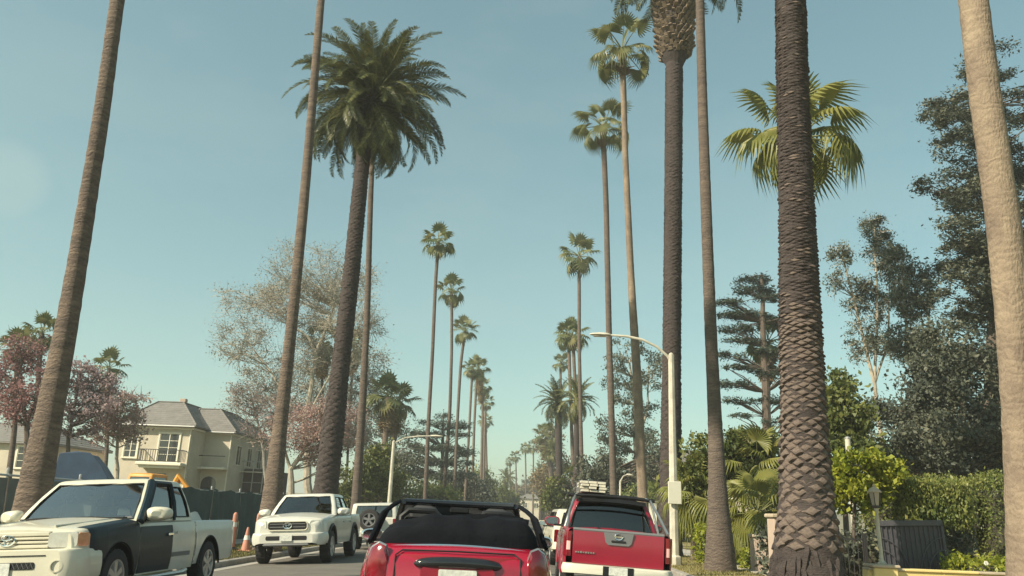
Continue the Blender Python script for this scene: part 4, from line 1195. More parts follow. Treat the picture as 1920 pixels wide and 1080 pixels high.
hedge('clipped_hedge', 'tall clipped hedge behind the grey gate panel, right', [(11.6, 24.6, 1.2, 3.4, 1.4, 1.55), (13.9, 24.2, .0, 1.6, 1.6, 2.85), (15.6, 24.2, 0, 2.4, 1.6, 2.7), (20.2, 24.2, 0, 6.8, 1.6, 2.8)], M['hedge_leaf'], 42000, .085, 51, hang=.3)
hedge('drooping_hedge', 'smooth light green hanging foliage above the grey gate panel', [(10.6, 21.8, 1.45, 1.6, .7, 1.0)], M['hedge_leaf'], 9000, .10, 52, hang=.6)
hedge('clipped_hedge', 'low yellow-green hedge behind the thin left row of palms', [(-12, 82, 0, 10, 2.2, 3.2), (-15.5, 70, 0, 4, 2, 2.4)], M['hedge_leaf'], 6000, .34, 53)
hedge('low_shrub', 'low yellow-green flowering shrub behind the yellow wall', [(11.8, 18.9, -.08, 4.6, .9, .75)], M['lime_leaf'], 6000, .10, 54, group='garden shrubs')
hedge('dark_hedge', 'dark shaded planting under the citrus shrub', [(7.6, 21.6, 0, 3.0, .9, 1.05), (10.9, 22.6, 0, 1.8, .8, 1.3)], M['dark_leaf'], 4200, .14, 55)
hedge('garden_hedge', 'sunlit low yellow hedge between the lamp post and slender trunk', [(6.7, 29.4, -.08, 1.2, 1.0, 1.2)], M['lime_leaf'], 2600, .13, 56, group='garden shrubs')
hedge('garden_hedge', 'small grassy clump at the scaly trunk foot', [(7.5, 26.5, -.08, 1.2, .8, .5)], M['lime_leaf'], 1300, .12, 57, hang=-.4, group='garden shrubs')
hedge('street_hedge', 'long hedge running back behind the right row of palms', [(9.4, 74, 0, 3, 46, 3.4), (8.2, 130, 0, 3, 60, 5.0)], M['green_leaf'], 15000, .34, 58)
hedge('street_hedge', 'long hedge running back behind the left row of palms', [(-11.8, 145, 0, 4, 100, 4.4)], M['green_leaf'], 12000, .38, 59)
hedge('hillside_brush', 'tan brush on the slope closing the street', [(-3, 262, -.1, 16, 8, 5.4), (3, 285, 2, 16, 8, 8.2), (12, 255, 0, 14, 8, 6.4), (-18, 270, 0, 18, 8, 5)], M['tan_leaf'], 15000, .8, 60, group='far planting')
hedge('hillside_brush', 'green clipped top of trees over the street end', [(6, 300, 4, 14, 6, 9.0)], M['dark_leaf'], 3500, .7, 61, group='far planting')

# low fan palms with big yellow-green fronds in the garden behind the slender trunk
def low_fan(label, loc, n, sc, seed, h=1.25):
    r = thing('low_fan_palm', label, 'palm tree', loc, group='low fan palms')
    MB().tube([(0, 0, -.05), (.05, 0, h * .5), (.05, .05, h)], [.22, .2, .16], 10).build('trunk', M['bark_fan_dark'], r, smooth=True)
    rg = random.Random(seed)
    for k in range(n):
        t = (k + .5) / n
        put_frond(r, FAN_Y[min(3, int(t * 4))], (.05, .05, h), k * 2.4 + rg.uniform(-.3, .3), rad(lerp(80, -48, t)) + rg.uniform(-.15, .15), sc * rg.uniform(.75, 1.15), rg.uniform(-.5, .5))
low_fan('low fan palm with broad yellow-green fronds right of the slender trunk', (7.55, 27.3, VERGE_Z), 26, .80, 71, 1.7)
low_fan('low fan palm with yellowish fronds between lamp post and slender trunk', (6.3, 31.0, VERGE_Z), 26, .82, 72, 2.2)
low_fan('taller low fan palm against green shrubs, behind the other two', (8.5, 30.6, VERGE_Z + .0), 26, .85, 73, 3.3)

# short grass on the verges nearest the kerbs
def verge_grass():
    rng = np.random.default_rng(77)
    n = 26000
    y = rng.uniform(9, 44, n)
    left = rng.uniform(size=n) < .6
    x = np.where(left, rng.uniform(KL - 2.6, KL - .2, n), rng.uniform(KR + .2, KR + 2.3, n))
    keep = ~(left & (y > 15.8) & (y < 20.2))
    x, y = x[keep], y[keep]
    n = len(x)
    h = rng.uniform(.03, .09, n)
    a = rng.uniform(0, 6.28, n)
    w = .012
    lx, ly = rng.normal(0, .03, n), rng.normal(0, .03, n)
    z = np.full(n, VERGE_Z)
    V = np.stack([np.stack([x - w * np.cos(a), y - w * np.sin(a), z], 1), np.stack([x + w * np.cos(a), y + w * np.sin(a), z], 1), np.stack([x + lx, y + ly, z + h], 1)], 1).reshape(-1, 3)
    o = link('verge_grass', mesh_np('verge_grass', V, np.arange(3 * n).reshape(-1, 3), M['grass']))
    tag(o, 'short dry grass on the verges beside both kerbs', 'grass', kind='stuff')
verge_grass()
# ------------------------------------------------------------------ vehicles
class Hull:
    def __init__(s, top, bot, wid, arches=(), rc=.06, crown=.03, zsill=.3, prof=None):
        s.top, s.bot, s.wid, s.arches, s.rc, s.crown, s.zsill = top, bot, wid, arches, rc, crown, zsill
        s.prof = prof or [(-.5, .93), (0, .955), (.2, .985), (.5, 1.0), (.8, .99), (1.0, .955)]
    def zb(s, y):
        z = interp(s.bot, y)
        for yc, zc, r in s.arches:
            d = abs(y - yc)
            if d < r:
                z = max(z, zc + math.sqrt(r * r - d * d))
        return z
    def x(s, y, z):
        zt = interp(s.top, y)
        return interp(s.wid, y) * interp(s.prof, (z - s.zsill) / (zt - s.zsill))
    def half(s, y, ns=7):
        zt, zb = interp(s.top, y), s.zb(y)
        rc = min(s.rc, (zt - zb) * .45)
        pts = []
        for i in range(ns + 1):
            z = lerp(zb, zt - rc, i / ns)
            pts.append((s.x(y, z), z))
        xs = pts[-1][0]
        for a in (30, 60, 90):
            pts.append((xs - rc + rc * math.cos(rad(a)), zt - rc + rc * math.sin(rad(a))))
        xe = xs - rc
        for f in (.7, .35, 0):
            pts.append((xe * f, zt + s.crown * (1 - f * f)))
        return pts
    def stations(s, y0, y1, dy=.11):
        ys = set(np.arange(y0, y1, dy).round(4)) | {y0, y1}
        for k in s.top + s.wid + s.bot:
            if y0 <= k[0] <= y1:
                ys.add(k[0])
        for yc, zc, r in s.arches:
            for k in range(-12, 13):
                y = yc + r * .9995 * math.sin(k / 12 * math.pi / 2)
                if y0 < y < y1:
                    ys.add(round(y, 4))
        return sorted(ys)
    def mesh(s, b, y0, y1, dark=None, mi=0, mdark=1):
        ys = s.stations(y0, y1)
        rings = []
        for y in ys:
            h = s.half(y)
            rings.append([(x, y, z) for x, z in h] + [(-x, y, z) for x, z in reversed(h[:-1])])
        n = len(rings[0])
        vs = [p for r in rings for p in r]
        nh = n // 2
        F1, F2 = [], []
        for j in range(len(ys) - 1):
            ym = (ys[j] + ys[j + 1]) / 2
            for i in range(n):
                q = (j * n + i, j * n + (i + 1) % n, (j + 1) * n + (i + 1) % n, (j + 1) * n + i)
                if i == n - 1 or (dark and dark[0] < ym < dark[1] and 10 <= i <= n - 12):
                    F2.append(q)
                else:
                    F1.append(q)
        F1.append(tuple(range(n)))
        F1.append(tuple((len(ys) - 1) * n + k for k in range(n)))
        base = len(b.v)
        b.add(vs, F1, mi)
        b.f += [tuple(i + base for i in f) for f in F2]
        b.m += [mdark] * len(F2)
        return b
    def patch(s, b, y0, y1, side, off, zlo=None, zhi=None, corner=False, mi=0, ny=16, nz=8):
        """panel lying on the side skin; zlo/zhi functions or numbers"""
        g = lambda f, y, d: d if f is None else (f(y) if callable(f) else f)
        ys = [y for y in s.stations(y0, y1, (y1 - y0) / ny)]
        rows = []
        for y in ys:
            zt = interp(s.top, y)
            lo = max(s.zb(y) + .004, g(zlo, y, s.zb(y) + .01))
            hi = min(zt - s.rc, g(zhi, y, zt - s.rc))
            hi = max(hi, lo + .005)
            r = [(side * (s.x(y, z) + off), y, z) for z in (lerp(lo, hi, k / nz) for k in range(nz + 1))]
            if corner:
                xs = s.x(y, zt - s.rc)
                for a in (30, 60, 90):
                    r.append((side * (xs - s.rc + (s.rc + off) * math.cos(rad(a))), y, zt - s.rc + (s.rc + off) * math.sin(rad(a))))
                r.append((side * (xs - s.rc - .10), y, zt + s.crown * .22 + off))
            r = [(side * (abs(r[0][0]) - .03), r[0][1], r[0][2])] + r
            rows.append(r)
        n = len(rows[0])
        vs = [p for r in rows for p in r]
        fs = [(j * n + i, j * n + i + 1, (j + 1) * n + i + 1, (j + 1) * n + i) for j in range(len(rows) - 1) for i in range(n - 1)]
        return b.add(vs, fs, mi)
    def line(s, b, pts, side, wdt=.012, off=.002, mi=0):
        """thin dark shut line following (y,z) points"""
        for (ya, za), (yb, zb) in zip(pts, pts[1:]):
            k = max(1, int(math.hypot(yb - ya, zb - za) / .15))
            for i in range(k):
                t0, t1 = i / k, (i + 1) / k
                A = (lerp(ya, yb, t0), lerp(za, zb, t0))
                B = (lerp(ya, yb, t1), lerp(za, zb, t1))
                d = Vector((B[0] - A[0], B[1] - A[1])).normalized()
                nx = (-d.y * wdt / 2, d.x * wdt / 2)
                q = [(A[0] + nx[0], A[1] + nx[1]), (B[0] + nx[0], B[1] + nx[1]), (B[0] - nx[0], B[1] - nx[1]), (A[0] - nx[0], A[1] - nx[1])]
                b.add([(side * (s.x(y, z) + off), y, z) for y, z in q], [(0, 1, 2, 3)], mi)
        return b

class Cabin:
    def __init__(s, zb, zr, yf, yr, w, rc=.1, bow=.06, bowr=.03, crown=.05, bulge=.02):
        s.zb, s.zr, s.yf, s.yr, s.w, s.rc, s.bow, s.bowr, s.crown, s.bulge = zb, zr, yf, yr, w, rc, bow, bowr, crown, bulge
    def P(s, face, u, t, off=0.0):
        z = lerp(s.zb, s.zr, t)
        bl = s.bulge * math.sin(math.pi * min(1, max(0, t)))
        yf = lerp(s.yf[0], s.yf[1], t) - bl
        yr = lerp(s.yr[0], s.yr[1], t) + bl
        w = lerp(s.w[0], s.w[1], t) + bl
        if face == 'front':
            return (u * (w - s.rc), yf + s.bow * u * u - off, z + off * .5)
        if face == 'rear':
            return (u * (w - s.rc), yr - s.bowr * u * u + off, z)
        a, b = yf + s.bow + s.rc, yr - s.bowr - s.rc
        return ((w + off) * (1 if face == 'right' else -1), lerp(a, b, u), z)
    def build(s, parent, paint, panes, glass, name='cabin', frame=None):
        cols = {f: sorted({-1.0, -.5, 0.0, .5, 1.0} | {u for _, ff, u0, u1, t0, t1 in panes if ff == f for u in (u0, u1)}) for f in ('front', 'rear')}
        for f in ('right', 'left'):
            cols[f] = sorted({0.0, .25, .5, .75, 1.0} | {u for _, ff, u0, u1, t0, t1 in panes if ff == f for u in (u0, u1)})
        ts = sorted({0.0, .33, .66, 1.0} | {t for p in panes for t in p[4:6]})
        def ring(t):
            out = []
            def corner(A, B, C):
                for k in (1, 2, 3):
                    q = k / 4
                    out.append((None, 0, tuple((1 - q) ** 2 * a + 2 * q * (1 - q) * c + q * q * b for a, b, c in zip(A, B, C))))
            for u in cols['front']:
                out.append(('front', u, s.P('front', u, t)))
            A, B = s.P('front', 1, t), s.P('right', 0, t)
            corner(A, B, (B[0], A[1], A[2]))
            for u in cols['right']:
                out.append(('right', u, s.P('right', u, t)))
            A, B = s.P('right', 1, t), s.P('rear', 1, t)
            corner(A, B, (A[0], B[1], A[2]))
            for u in reversed(cols['rear']):
                out.append(('rear', u, s.P('rear', u, t)))
            A, B = s.P('rear', -1, t), s.P('left', 1, t)
            corner(A, B, (B[0], A[1], A[2]))
            for u in reversed(cols['left']):
                out.append(('left', u, s.P('left', u, t)))
            A, B = s.P('left', 0, t), s.P('front', -1, t)
            corner(A, B, (A[0], B[1], A[2]))
            return out
        b = MB()
        rings = [ring(t) for t in ts]
        n = len(rings[0])
        vs = [p[2] for r in rings for p in r]
        fs = []
        for j in range(len(ts) - 1):
            tm = (ts[j] + ts[j + 1]) / 2
            for i in range(n):
                a, c = rings[j][i], rings[j][(i + 1) % n]
                skip = False
                if a[0] and a[0] == c[0]:
                    um = (a[1] + c[1]) / 2
                    for _, ff, u0, u1, t0, t1 in panes:
                        if ff == a[0] and u0 < um < u1 and t0 < tm < t1:
                            skip = True
                if not skip:
                    fs.append((j * n + i, j * n + (i + 1) % n, (j + 1) * n + (i + 1) % n, (j + 1) * n + i))
        top = [p[2] for p in rings[-1]]
        cx, cy = 0, sum(p[1] for p in top) / n
        base = (len(ts) - 1) * n
        for k, (ins, dz) in enumerate(((.035, .3), (.09, .55), (.25, .8), (.6, .95))):
            vs += [(x + (cx - x) * ins, y + (cy - y) * ins, z + s.crown * dz) for x, y, z in top]
            nb = base + n
            for i in range(n):
                fs.append((base + i, base + (i + 1) % n, nb + (i + 1) % n, nb + i))
            base = nb
        vs.append((cx, cy, s.zr + s.crown))
        for i in range(n):
            fs.append((base + i, base + (i + 1) % n, len(vs) - 1))
        b.add(vs, fs)
        cab = b.build(name, paint, parent, smooth=True)
        for pn, f, u0, u1, t0, t1 in panes:
            g = MB()
            g.grid(lambda a, c: s.P(f, lerp(u0, u1, a), lerp(t0, t1, c), -.012), 6, 4)
            g.build(pn, glass.get(pn, glass['']), cab, smooth=True)
            if frame:
                fr = MB()
                pts = [s.P(f, u, t, .004) for u, t in ((u0, t0), (lerp(u0, u1, .5), t0), (u1, t0), (u1, lerp(t0, t1, .5)), (u1, t1), (lerp(u0, u1, .5), t1), (u0, t1), (u0, lerp(t0, t1, .5)), (u0, t0))]
                fr.tube(pts, .011, 4)
                fr.build('window_seal', frame, cab)
        return cab

def wheel_parts(parent, pos, r, w, spokes=6, rim_mat=None, side=1):
    t = MB()
    hw = w / 2
    t.lathe([(r * .60, -hw * .92), (r * .86, -hw), (r * .965, -hw * .86), (r, -hw * .6), (r, hw * .6), (r * .965, hw * .86), (r * .86, hw), (r * .60, hw * .92)], 28, 'X', close=False)
    for k in range(28):
        a = 2 * math.pi * k / 28
        t.box((0, math.cos(a) * r * .995, math.sin(a) * r * .995), (w * .82, .045 * r, .02 * r), rx=a - math.pi / 2 + .2)
    wh = t.build('wheel', M['rubber'], parent, smooth=True, loc=pos)
    d = MB()
    o = side * hw
    d.lathe([(r * .63, -o * .8), (r * .62, o * .95), (r * .56, o * .92), (r * .53, o * .55)], 28, 'X', close=False)
    d.lathe([(r * .54, o * .25), (r * .001, o * .25)], 28, 'X', mi=1, close=False)
    d.lathe([(r * .17, o * .3), (r * .16, o * .84), (r * .09, o * .9), (.001, o * .9)], 14, 'X', close=False)
    for k in range(spokes):
        a = 2 * math.pi * k / spokes
        R3 = Matrix.Rotation(a, 3, 'X')
        wd = r * .11
        pts = [(o * .55, -wd, r * .10), (o * .88, -wd * .7, r * .10), (o * .88, wd * .7, r * .10), (o * .55, wd, r * .10),
               (o * .45, -wd * 1.3, r * .57), (o * .86, -wd, r * .57), (o * .86, wd, r * .57), (o * .45, wd * 1.3, r * .57)]
        d.add([R3 @ Vector(p) for p in pts], [(0, 1, 5, 4), (1, 2, 6, 5), (2, 3, 7, 6), (3, 0, 4, 7)])
    d.build('rim', [rim_mat or M['alloy'], M['under']], wh, smooth=True)
    return wh

def place_vehicle(name, label, cat, x, yfront, facing, yaw=0.0, group='vehicles in the street'):
    """facing -1: nose towards the camera (local +Y runs away); +1: nose away, local +Y runs towards the camera"""
    t = road_tilt(x)
    if facing < 0:
        rot = (0, -t, yaw)
    else:
        rot = (0, t, math.pi + yaw)
    return thing(name, label, cat, (x, yfront, road_z(x)), rot, group)

def rounded(w, h, r, n=4):
    out = []
    for cx, cy, a0 in ((w / 2 - r, h / 2 - r, 0), (-w / 2 + r, h / 2 - r, 90), (-w / 2 + r, -h / 2 + r, 180), (w / 2 - r, -h / 2 + r, 270)):
        for k in range(n + 1):
            a = rad(a0 + 90 * k / n)
            out.append((cx + r * math.cos(a), cy + r * math.sin(a)))
    return out

def plaque(parent, name, mats, c, w, h, r, d=.02, rz=0.0, rx=0.0, inset=0.0):
    """rounded plate facing -Y (rz turns it), front pulled in by inset"""
    o = rounded(w, h, r)
    n = len(o)
    b = MB()
    k = 1 - inset
    vs = [(x, d, z) for x, z in o] + [(x, 0.25 * d, z) for x, z in o] + [(x * k, 0, z * k) for x, z in o]
    fs = [tuple(range(2 * n, 3 * n)), tuple(range(n))]
    for a in (0, n):
        fs += [(a + i, a + (i + 1) % n, a + n + (i + 1) % n, a + n + i) for i in range(n)]
    b.add(vs, fs)
    return b.build(name, mats, parent, smooth=True, loc=c, rot=(rx, 0, rz))

def emblem(parent, c, w, h, rz=0.0):
    """oval badge made of three overlapping ellipse rings"""
    b = MB()
    def ell(cx, cz, a, e, r):
        b.tube([(cx + a * math.cos(t), 0, cz + e * math.sin(t)) for t in [2 * math.pi * k / 20 for k in range(21)]], r, 5, cap=False)
    ell(0, 0, w / 2, h / 2, h * .07)
    ell(0, 0, w * .15, h * .46, h * .06)
    ell(0, h * .24, w * .32, h * .2, h * .06)
    return b.build('emblem', M['chrome'], parent, smooth=True, loc=c, rot=(0, 0, rz))

def seats(parent, ys, xs, z, mat, back=1, h=.62):
    for y in ys:
        for x in xs:
            b = MB()
            b.box((x, y, z + h * .3), (.46, .14, h * .75), rx=-.18 * back, bev=.05)
            b.box((x, y + .06 * back, z + h * .82), (.26, .10, .19), rx=-.1 * back, bev=.045)
            b.build('seat', mat, parent, smooth=True)

def steering(parent, c):
    b = MB()
    pts = []
    for k in range(19):
        a = 2 * math.pi * k / 18
        pts.append((c[0] + .18 * math.cos(a), c[1] + .07 * math.sin(a), c[2] + .165 * math.sin(a)))
    b.tube(pts, .016, 6, cap=False)
    b.box(c, (.34, .03, .05), bev=.01)
    b.build('steering_wheel', M['black_plastic'], parent, smooth=True)

def mirror_part(parent, x, y, z, mat, s=1):
    """door mirror: short stalk, shell rounded towards the front, dark base"""
    b = MB()
    sd = 1 if x > 0 else -1
    b.box((x + sd * .0, y + .02, z - .065 * s), (.16 * s, .06 * s, .04 * s), bev=.012, mi=1)
    rows = [(-.085, .35), (-.075, .68), (-.04, .93), (.02, 1.0), (.05, .97), (.055, .80)]
    n = 20
    vs, fs = [], []
    for dy, k in rows:
        for i in range(n):
            a = 2 * math.pi * i / n
            ca, sa = math.cos(a), math.sin(a)
            cx = math.copysign(abs(ca) ** .7, ca)
            cz = math.copysign(abs(sa) ** .7, sa)
            vs.append((x + sd * .11 * s + cx * .15 * s * k, y + dy * s - sd * cx * 0.0 + .03 * sd * cx * s, z + cz * .088 * s * k * (1 - .12 * sd * cx)))
    for j in range(len(rows) - 1):
        for i in range(n):
            fs.append((j * n + i, j * n + (i + 1) % n, (j + 1) * n + (i + 1) % n, (j + 1) * n + i))
    fs.append(tuple(range(n)))
    b.add(vs, fs)
    b.add([vs[(len(rows) - 1) * n + i] for i in range(n)], [tuple(range(n))], 2)
    return b.build('mirror', [mat, M['black_plastic'], M['chrome']], parent, smooth=True)

def bed_mesh(b, hull, y0, y1, zf, rail=.075):
    ys = hull.stations(y0, y1)
    rings = []
    for y in ys:
        h = hull.half(y)[:9]          # outer side up to first corner point
        zt = interp(hull.top, y)
        xs = h[-1][0]
        inner = [(xs - .03, zt), (xs - rail, zt), (xs - rail - .012, zt - .03), (xs - rail - .012, zf), (0, zf)]
        hp = h + inner
        rings.append([(x, y, z) for x, z in hp] + [(-x, y, z) for x, z in reversed(hp[:-1])])
    n = len(rings[0])
    vs = [p for r in rings for p in r]
    F1, F2 = [], []
    for j in range(len(ys) - 1):
        for i in range(n):
            q = (j * n + i, j * n + (i + 1) % n, (j + 1) * n + (i + 1) % n, (j + 1) * n + i)
            (F2 if (i == n - 1 or 11 <= i <= n - 13) else F1).append(q)
    base = len(b.v)
    b.add(vs, F1, 0)
    b.f += [tuple(i + base for i in f) for f in F2]
    b.m += [1] * len(F2)

# ---------------------------------------------------------------- two-tone white and navy pickup, left foreground
def build_two_tone():
    L, w = 5.50, .96
    root = place_vehicle('pickup_truck', 'white pickup with navy fender and door, nearest vehicle on the left', 'pickup truck', -6.42, 10.45, -1, rad(0.0))
    fa, ra, rw = .93, 4.19, .375
    hull = Hull([(0, .975), (.05, 1.0), (.15, 1.02), (.7, 1.07), (1.38, 1.12), (1.5, 1.10), (3.52, 1.12)],
                [(0, .42), (.1, .40), (.5, .36), (3.55, .36)],
                [(0, .80), (.04, .86), (.12, .905), (.3, .94), (.6, .955), (1.2, .96), (3.6, .96)],
                [(fa, .36, .475)], rc=.075, crown=.055, zsill=.36)
    b = MB()
    hull.mesh(b, 0, 3.50, dark=(1.52, 3.42))
    body = b.build('body', [M['cream_paint'], M['under']], root, smooth=True)
    bed = Hull([(3.53, 1.10), (5.46, 1.10)], [(3.53, .40), (5.2, .42), (5.46, .47)], [(3.53, .955), (5.2, .955), (5.40, .93), (5.46, .90)], [(ra, .36, .475)], rc=.05, zsill=.36)
    b = MB()
    bed_mesh(b, bed, 3.53, 5.46, .62)
    b.box((0, 3.56, .85), (1.86, .05, .46))
    bedo = b.build('cargo_bed', [M['white_paint'], M['under']], root, smooth=True)
    tg = MB().box((0, 5.455, .80), (1.78, .06, .58), bev=.02)
    tg.build('tailgate', M['white_paint'], root, smooth=True)
    # panels of another colour on the driver's side
    zl = lambda y: .37
    f = MB()
    hull.patch(f, .20, 1.50, 1, .005, zlo=lambda y: .37 if y > .42 else .72, corner=True)
    o = f.build('fender', M['navy_paint'], root, smooth=True)
    o['label'] = 'navy front fender'
    d = MB()
    hull.patch(d, 1.515, 2.60, 1, .006, zlo=.38, corner=False)
    door = d.build('door', M['navy_paint'], root, smooth=True)
    door['label'] = 'navy front door'
    MB().box((.985, 2.47, .90), (.03, .17, .05), bev=.012).build('door_handle', M['chrome'], door, smooth=True)
    d = MB()
    hull.patch(d, 2.615, 3.30, 1, .005, zlo=.38)
    rd = d.build('rear_door', M['white_paint'], root, smooth=True)
    MB().box((.982, 2.72, .92), (.02, .05, .035), bev=.01).build('door_lock', M['silver'], rd, smooth=True)
    ml = MB()
    hull.patch(ml, 2.62, 3.30, 1, .016, zlo=.56, zhi=.625, nz=2)
    ml.build('side_moulding', M['grey_plastic'], rd, smooth=True)
    ml = MB()
    hull.patch(ml, 1.52, 2.59, 1, .016, zlo=.56, zhi=.625, nz=2)
    ml.build('side_moulding', M['navy_paint'], door, smooth=True)
    for sd, lst in ((-1, ((.30, 1.50, True), (1.515, 2.60, False), (2.615, 3.30, False))),):
        for y0, y1, cn in lst:
            q = MB()
            hull.patch(q, y0, y1, sd, .005, zlo=.38, corner=cn)
            q.build('fender' if cn else 'door', M['cream_paint'], root, smooth=True)
    ln = MB()
    bed.line(ln, [(3.56, .42), (3.56, 1.03)], 1, .02)
    ln.build('shut_line', M['under'], root)
    for yc, h in ((fa, hull), (ra, bed)):
        for sd in (-1, 1):
            lip = MB()
            lip.tube([(sd * (h.x(yc, .9) - .005), yc + .478 * math.cos(t), .36 + .478 * math.sin(t)) for t in [math.pi * k / 16 for k in range(17)]], .018, 5)
            lip.build('arch_lip', M['black_plastic'] if sd > 0 else M['cream_paint'], root, smooth=True)
    # cab
    cab = Cabin(1.10, 1.70, (1.42, 2.08), (3.46, 3.28), (.925, .74), rc=.09, bow=.10, bowr=.03, crown=.055, bulge=.025)
    panes = [('windscreen', 'front', -.97, .97, .06, .93), ('rear_window', 'rear', -.8, .8, .2, .85),
             ('side_window', 'right', .02, .56, .07, .90), ('quarter_window', 'right', .66, .96, .10, .88),
             ('side_window', 'left', .02, .56, .07, .90), ('quarter_window', 'left', .66, .96, .10, .88)]
    c = cab.build(root, M['cream_paint'], panes, {'': M['glass_dark'], 'windscreen': M['glass_clear']}, frame=M['black_plastic'])
    # the navy door carries its own window frame
    fr = MB()
    def strip(u0, t0, u1, t1, wd):
        A = [cab.P('right', lerp(u0, u1, k / 4), lerp(t0, t1, k / 4), .012) for k in range(5)]
        fr.tube(A, wd, 5)
    strip(.0, .02, .0, .95, .035)
    strip(.0, .95, .60, .95, .035)
    strip(.60, .95, .60, .02, .03)
    fr.build('door_frame', M['navy_paint'], door, smooth=True)
    pl = MB()
    pl.tube([tuple(.5 * a + .5 * c for a, c in zip(cab.P('right', -.015, t_, .012), cab.P('front', 1.06, t_, .012))) for t_ in (-.02, .25, .5, .75, .97)], .058, 8)
    pl.build('windscreen_pillar', M['navy_paint'], root, smooth=True)
    # interior
    seats(root, (2.35,), (-.42, .42), 1.0, M['seat_pale'], h=.66)
    seats(root, (3.05,), (-.42, .42), 1.0, M['seat'], h=.5)
    steering(root, (.40, 1.95, 1.17))
    MB().box((0, 1.72, 1.13), (1.6, .35, .10), bev=.04).build('dashboard', M['grey_plastic'], root, smooth=True)
    MB().tube([(0, 1.98, 1.60), (0, 1.98, 1.55)], .008, 5).box((0, 1.97, 1.53), (.22, .03, .06), bev=.01).build('rear_view_mirror', M['black_plastic'], root)
    wp = MB()
    wp.tube([(.55, 1.40, 1.155), (.25, 1.47, 1.175), (-.05, 1.44, 1.17)], .010, 4)
    wp.tube([(-.15, 1.40, 1.165), (-.45, 1.48, 1.175), (-.72, 1.50, 1.165)], .010, 4)
    wp.build('wiper', M['black_plastic'], root)
    mirror_part(root, .97, 1.74, 1.20, M['cream_paint'], 1.15)
    mirror_part(root, -.97, 1.74, 1.20, M['cream_paint'], 1.15)
    # front end
    bp = MB()
    bh = Hull([(-.12, .775), (-.08, .79), (.5, .79)], [(-.12, .40), (-.08, .37), (.5, .40)], [(-.12, .74), (-.10, .82), (-.04, .90), (.10, .962), (.46, .975)], rc=.04, crown=.0, zsill=.36)
    bh.mesh(bp, -.12, .455)
    bumper = bp.build('bumper', [M['cream_paint'], M['under']], root, smooth=True)
    MB().prism(rounded(.86, .085, .03), -.128, -.05, 'Y').build('lower_grille', M['under'], bumper, loc=(0, 0, .595))
    g = MB()
    for k in range(15):
        x = -.40 + k * .057
        g.tube([(x - .02, -.131, .56), (x + .02, -.131, .63)], .004, 3)
        g.tube([(x + .02, -.131, .56), (x - .02, -.131, .63)], .004, 3)
    g.build('grille_mesh', M['grey_plastic'], bumper)
    plaque(bumper, 'number_plate', M['plate'], (-.02, -.145, .555), .305, .155, .01, .012)
    MB().box((0, -.123, .715), (1.1, .012, .012)).build('bumper_groove', M['under'], bumper)
    for sd in (-1, 1):
        fl = MB()
        fl.lathe([(.075, 0), (.078, -.012), (.064, -.014), (.055, .03)], 20, 'Y', close=False)
        fl.lathe([(.056, .02), (.03, .012), (.001, .010)], 20, 'Y', mi=1, close=False)
        fl.build('fog_lamp', [M['cream_paint'], M['lamp_clear']], bumper, smooth=True, loc=(sd * .70, -.118, .585), rot=(0, 0, sd * .22))
    # grille: painted bars over a dark opening
    gr = plaque(root, 'grille', M['under'], (0, -.012, .895), 1.04, .20, .03, .03)
    for z, h in ((.075, .055), (.022, .034), (-.025, .034), (-.075, .045)):
        MB().box((0, -.012, z), (1.05, .045, h), bev=.012).build('grille_bar', M['cream_paint'], gr, smooth=True)
    emblem(root, (0, -.058, .895), .20, .12)
    for sd in (-1, 1):
        h = plaque(root, 'headlight', M['lamp_clear'], (sd * .685, -.012, .893), .36, .19, .045, .09, rz=sd * .22, inset=.06)
        t = plaque(root, 'turn_signal', M['lamp_amber'], (sd * .90, .085, .893), .155, .175, .035, .11, rz=sd * .88, inset=.06)
    hl = MB()
    for sd in (-1, 1):
        hl.box((sd * .53, -.006, .89), (.012, .02, .19))
    hl.box((0, .0, .99), (1.06, .02, .010))
    hl.build('shut_line', M['under'], root)
    for sd in (-1, 1):
        MB().tube([(sd * .50, .10, 1.062), (sd * .56, .7, 1.098), (sd * .62, 1.30, 1.142)], .012, 5).build('bonnet_crease', M['cream_paint'], root, smooth=True)
    cw = MB().box((0, 1.43, 1.158), (1.5, .12, .02), bev=.006)
    cw.build('cowl', M['black_plastic'], root)
    # load under a sheet, step bar
    rgl = random.Random(2)
    ld = MB()
    ld.grid(lambda u, v: (lerp(-.6, .6, u), lerp(4.2, 5.2, v), .62 + (.56 + .05 * math.sin(u * 9) + .04 * math.sin(v * 7 + u * 4)) * min(1, 6 * min(u, 1 - u, v, 1 - v) + .02)), 16, 14)
    lo = ld.build('cargo_sheet', M['tarp_white'], None, smooth=True)
    lo.parent = None
    lo.matrix_world = Matrix.Translation(root.location) @ Matrix.Rotation(root.rotation_euler[1], 4, 'Y')
    tag(lo, 'pale sheet-covered load in the bed of the two-tone pickup', 'cargo')
    MB().tube([(.93, 1.5, .33), (.98, 1.7, .31), (.98, 3.0, .31), (.93, 3.25, .33)], .035, 8).build('step_bar', M['silver'], root, smooth=True)
    for y in (fa, ra):
        for sd in (-1, 1):
            wheel_parts(root, (sd * .825, y, rw), rw, .25, 6, M['alloy'], sd)
build_two_tone()

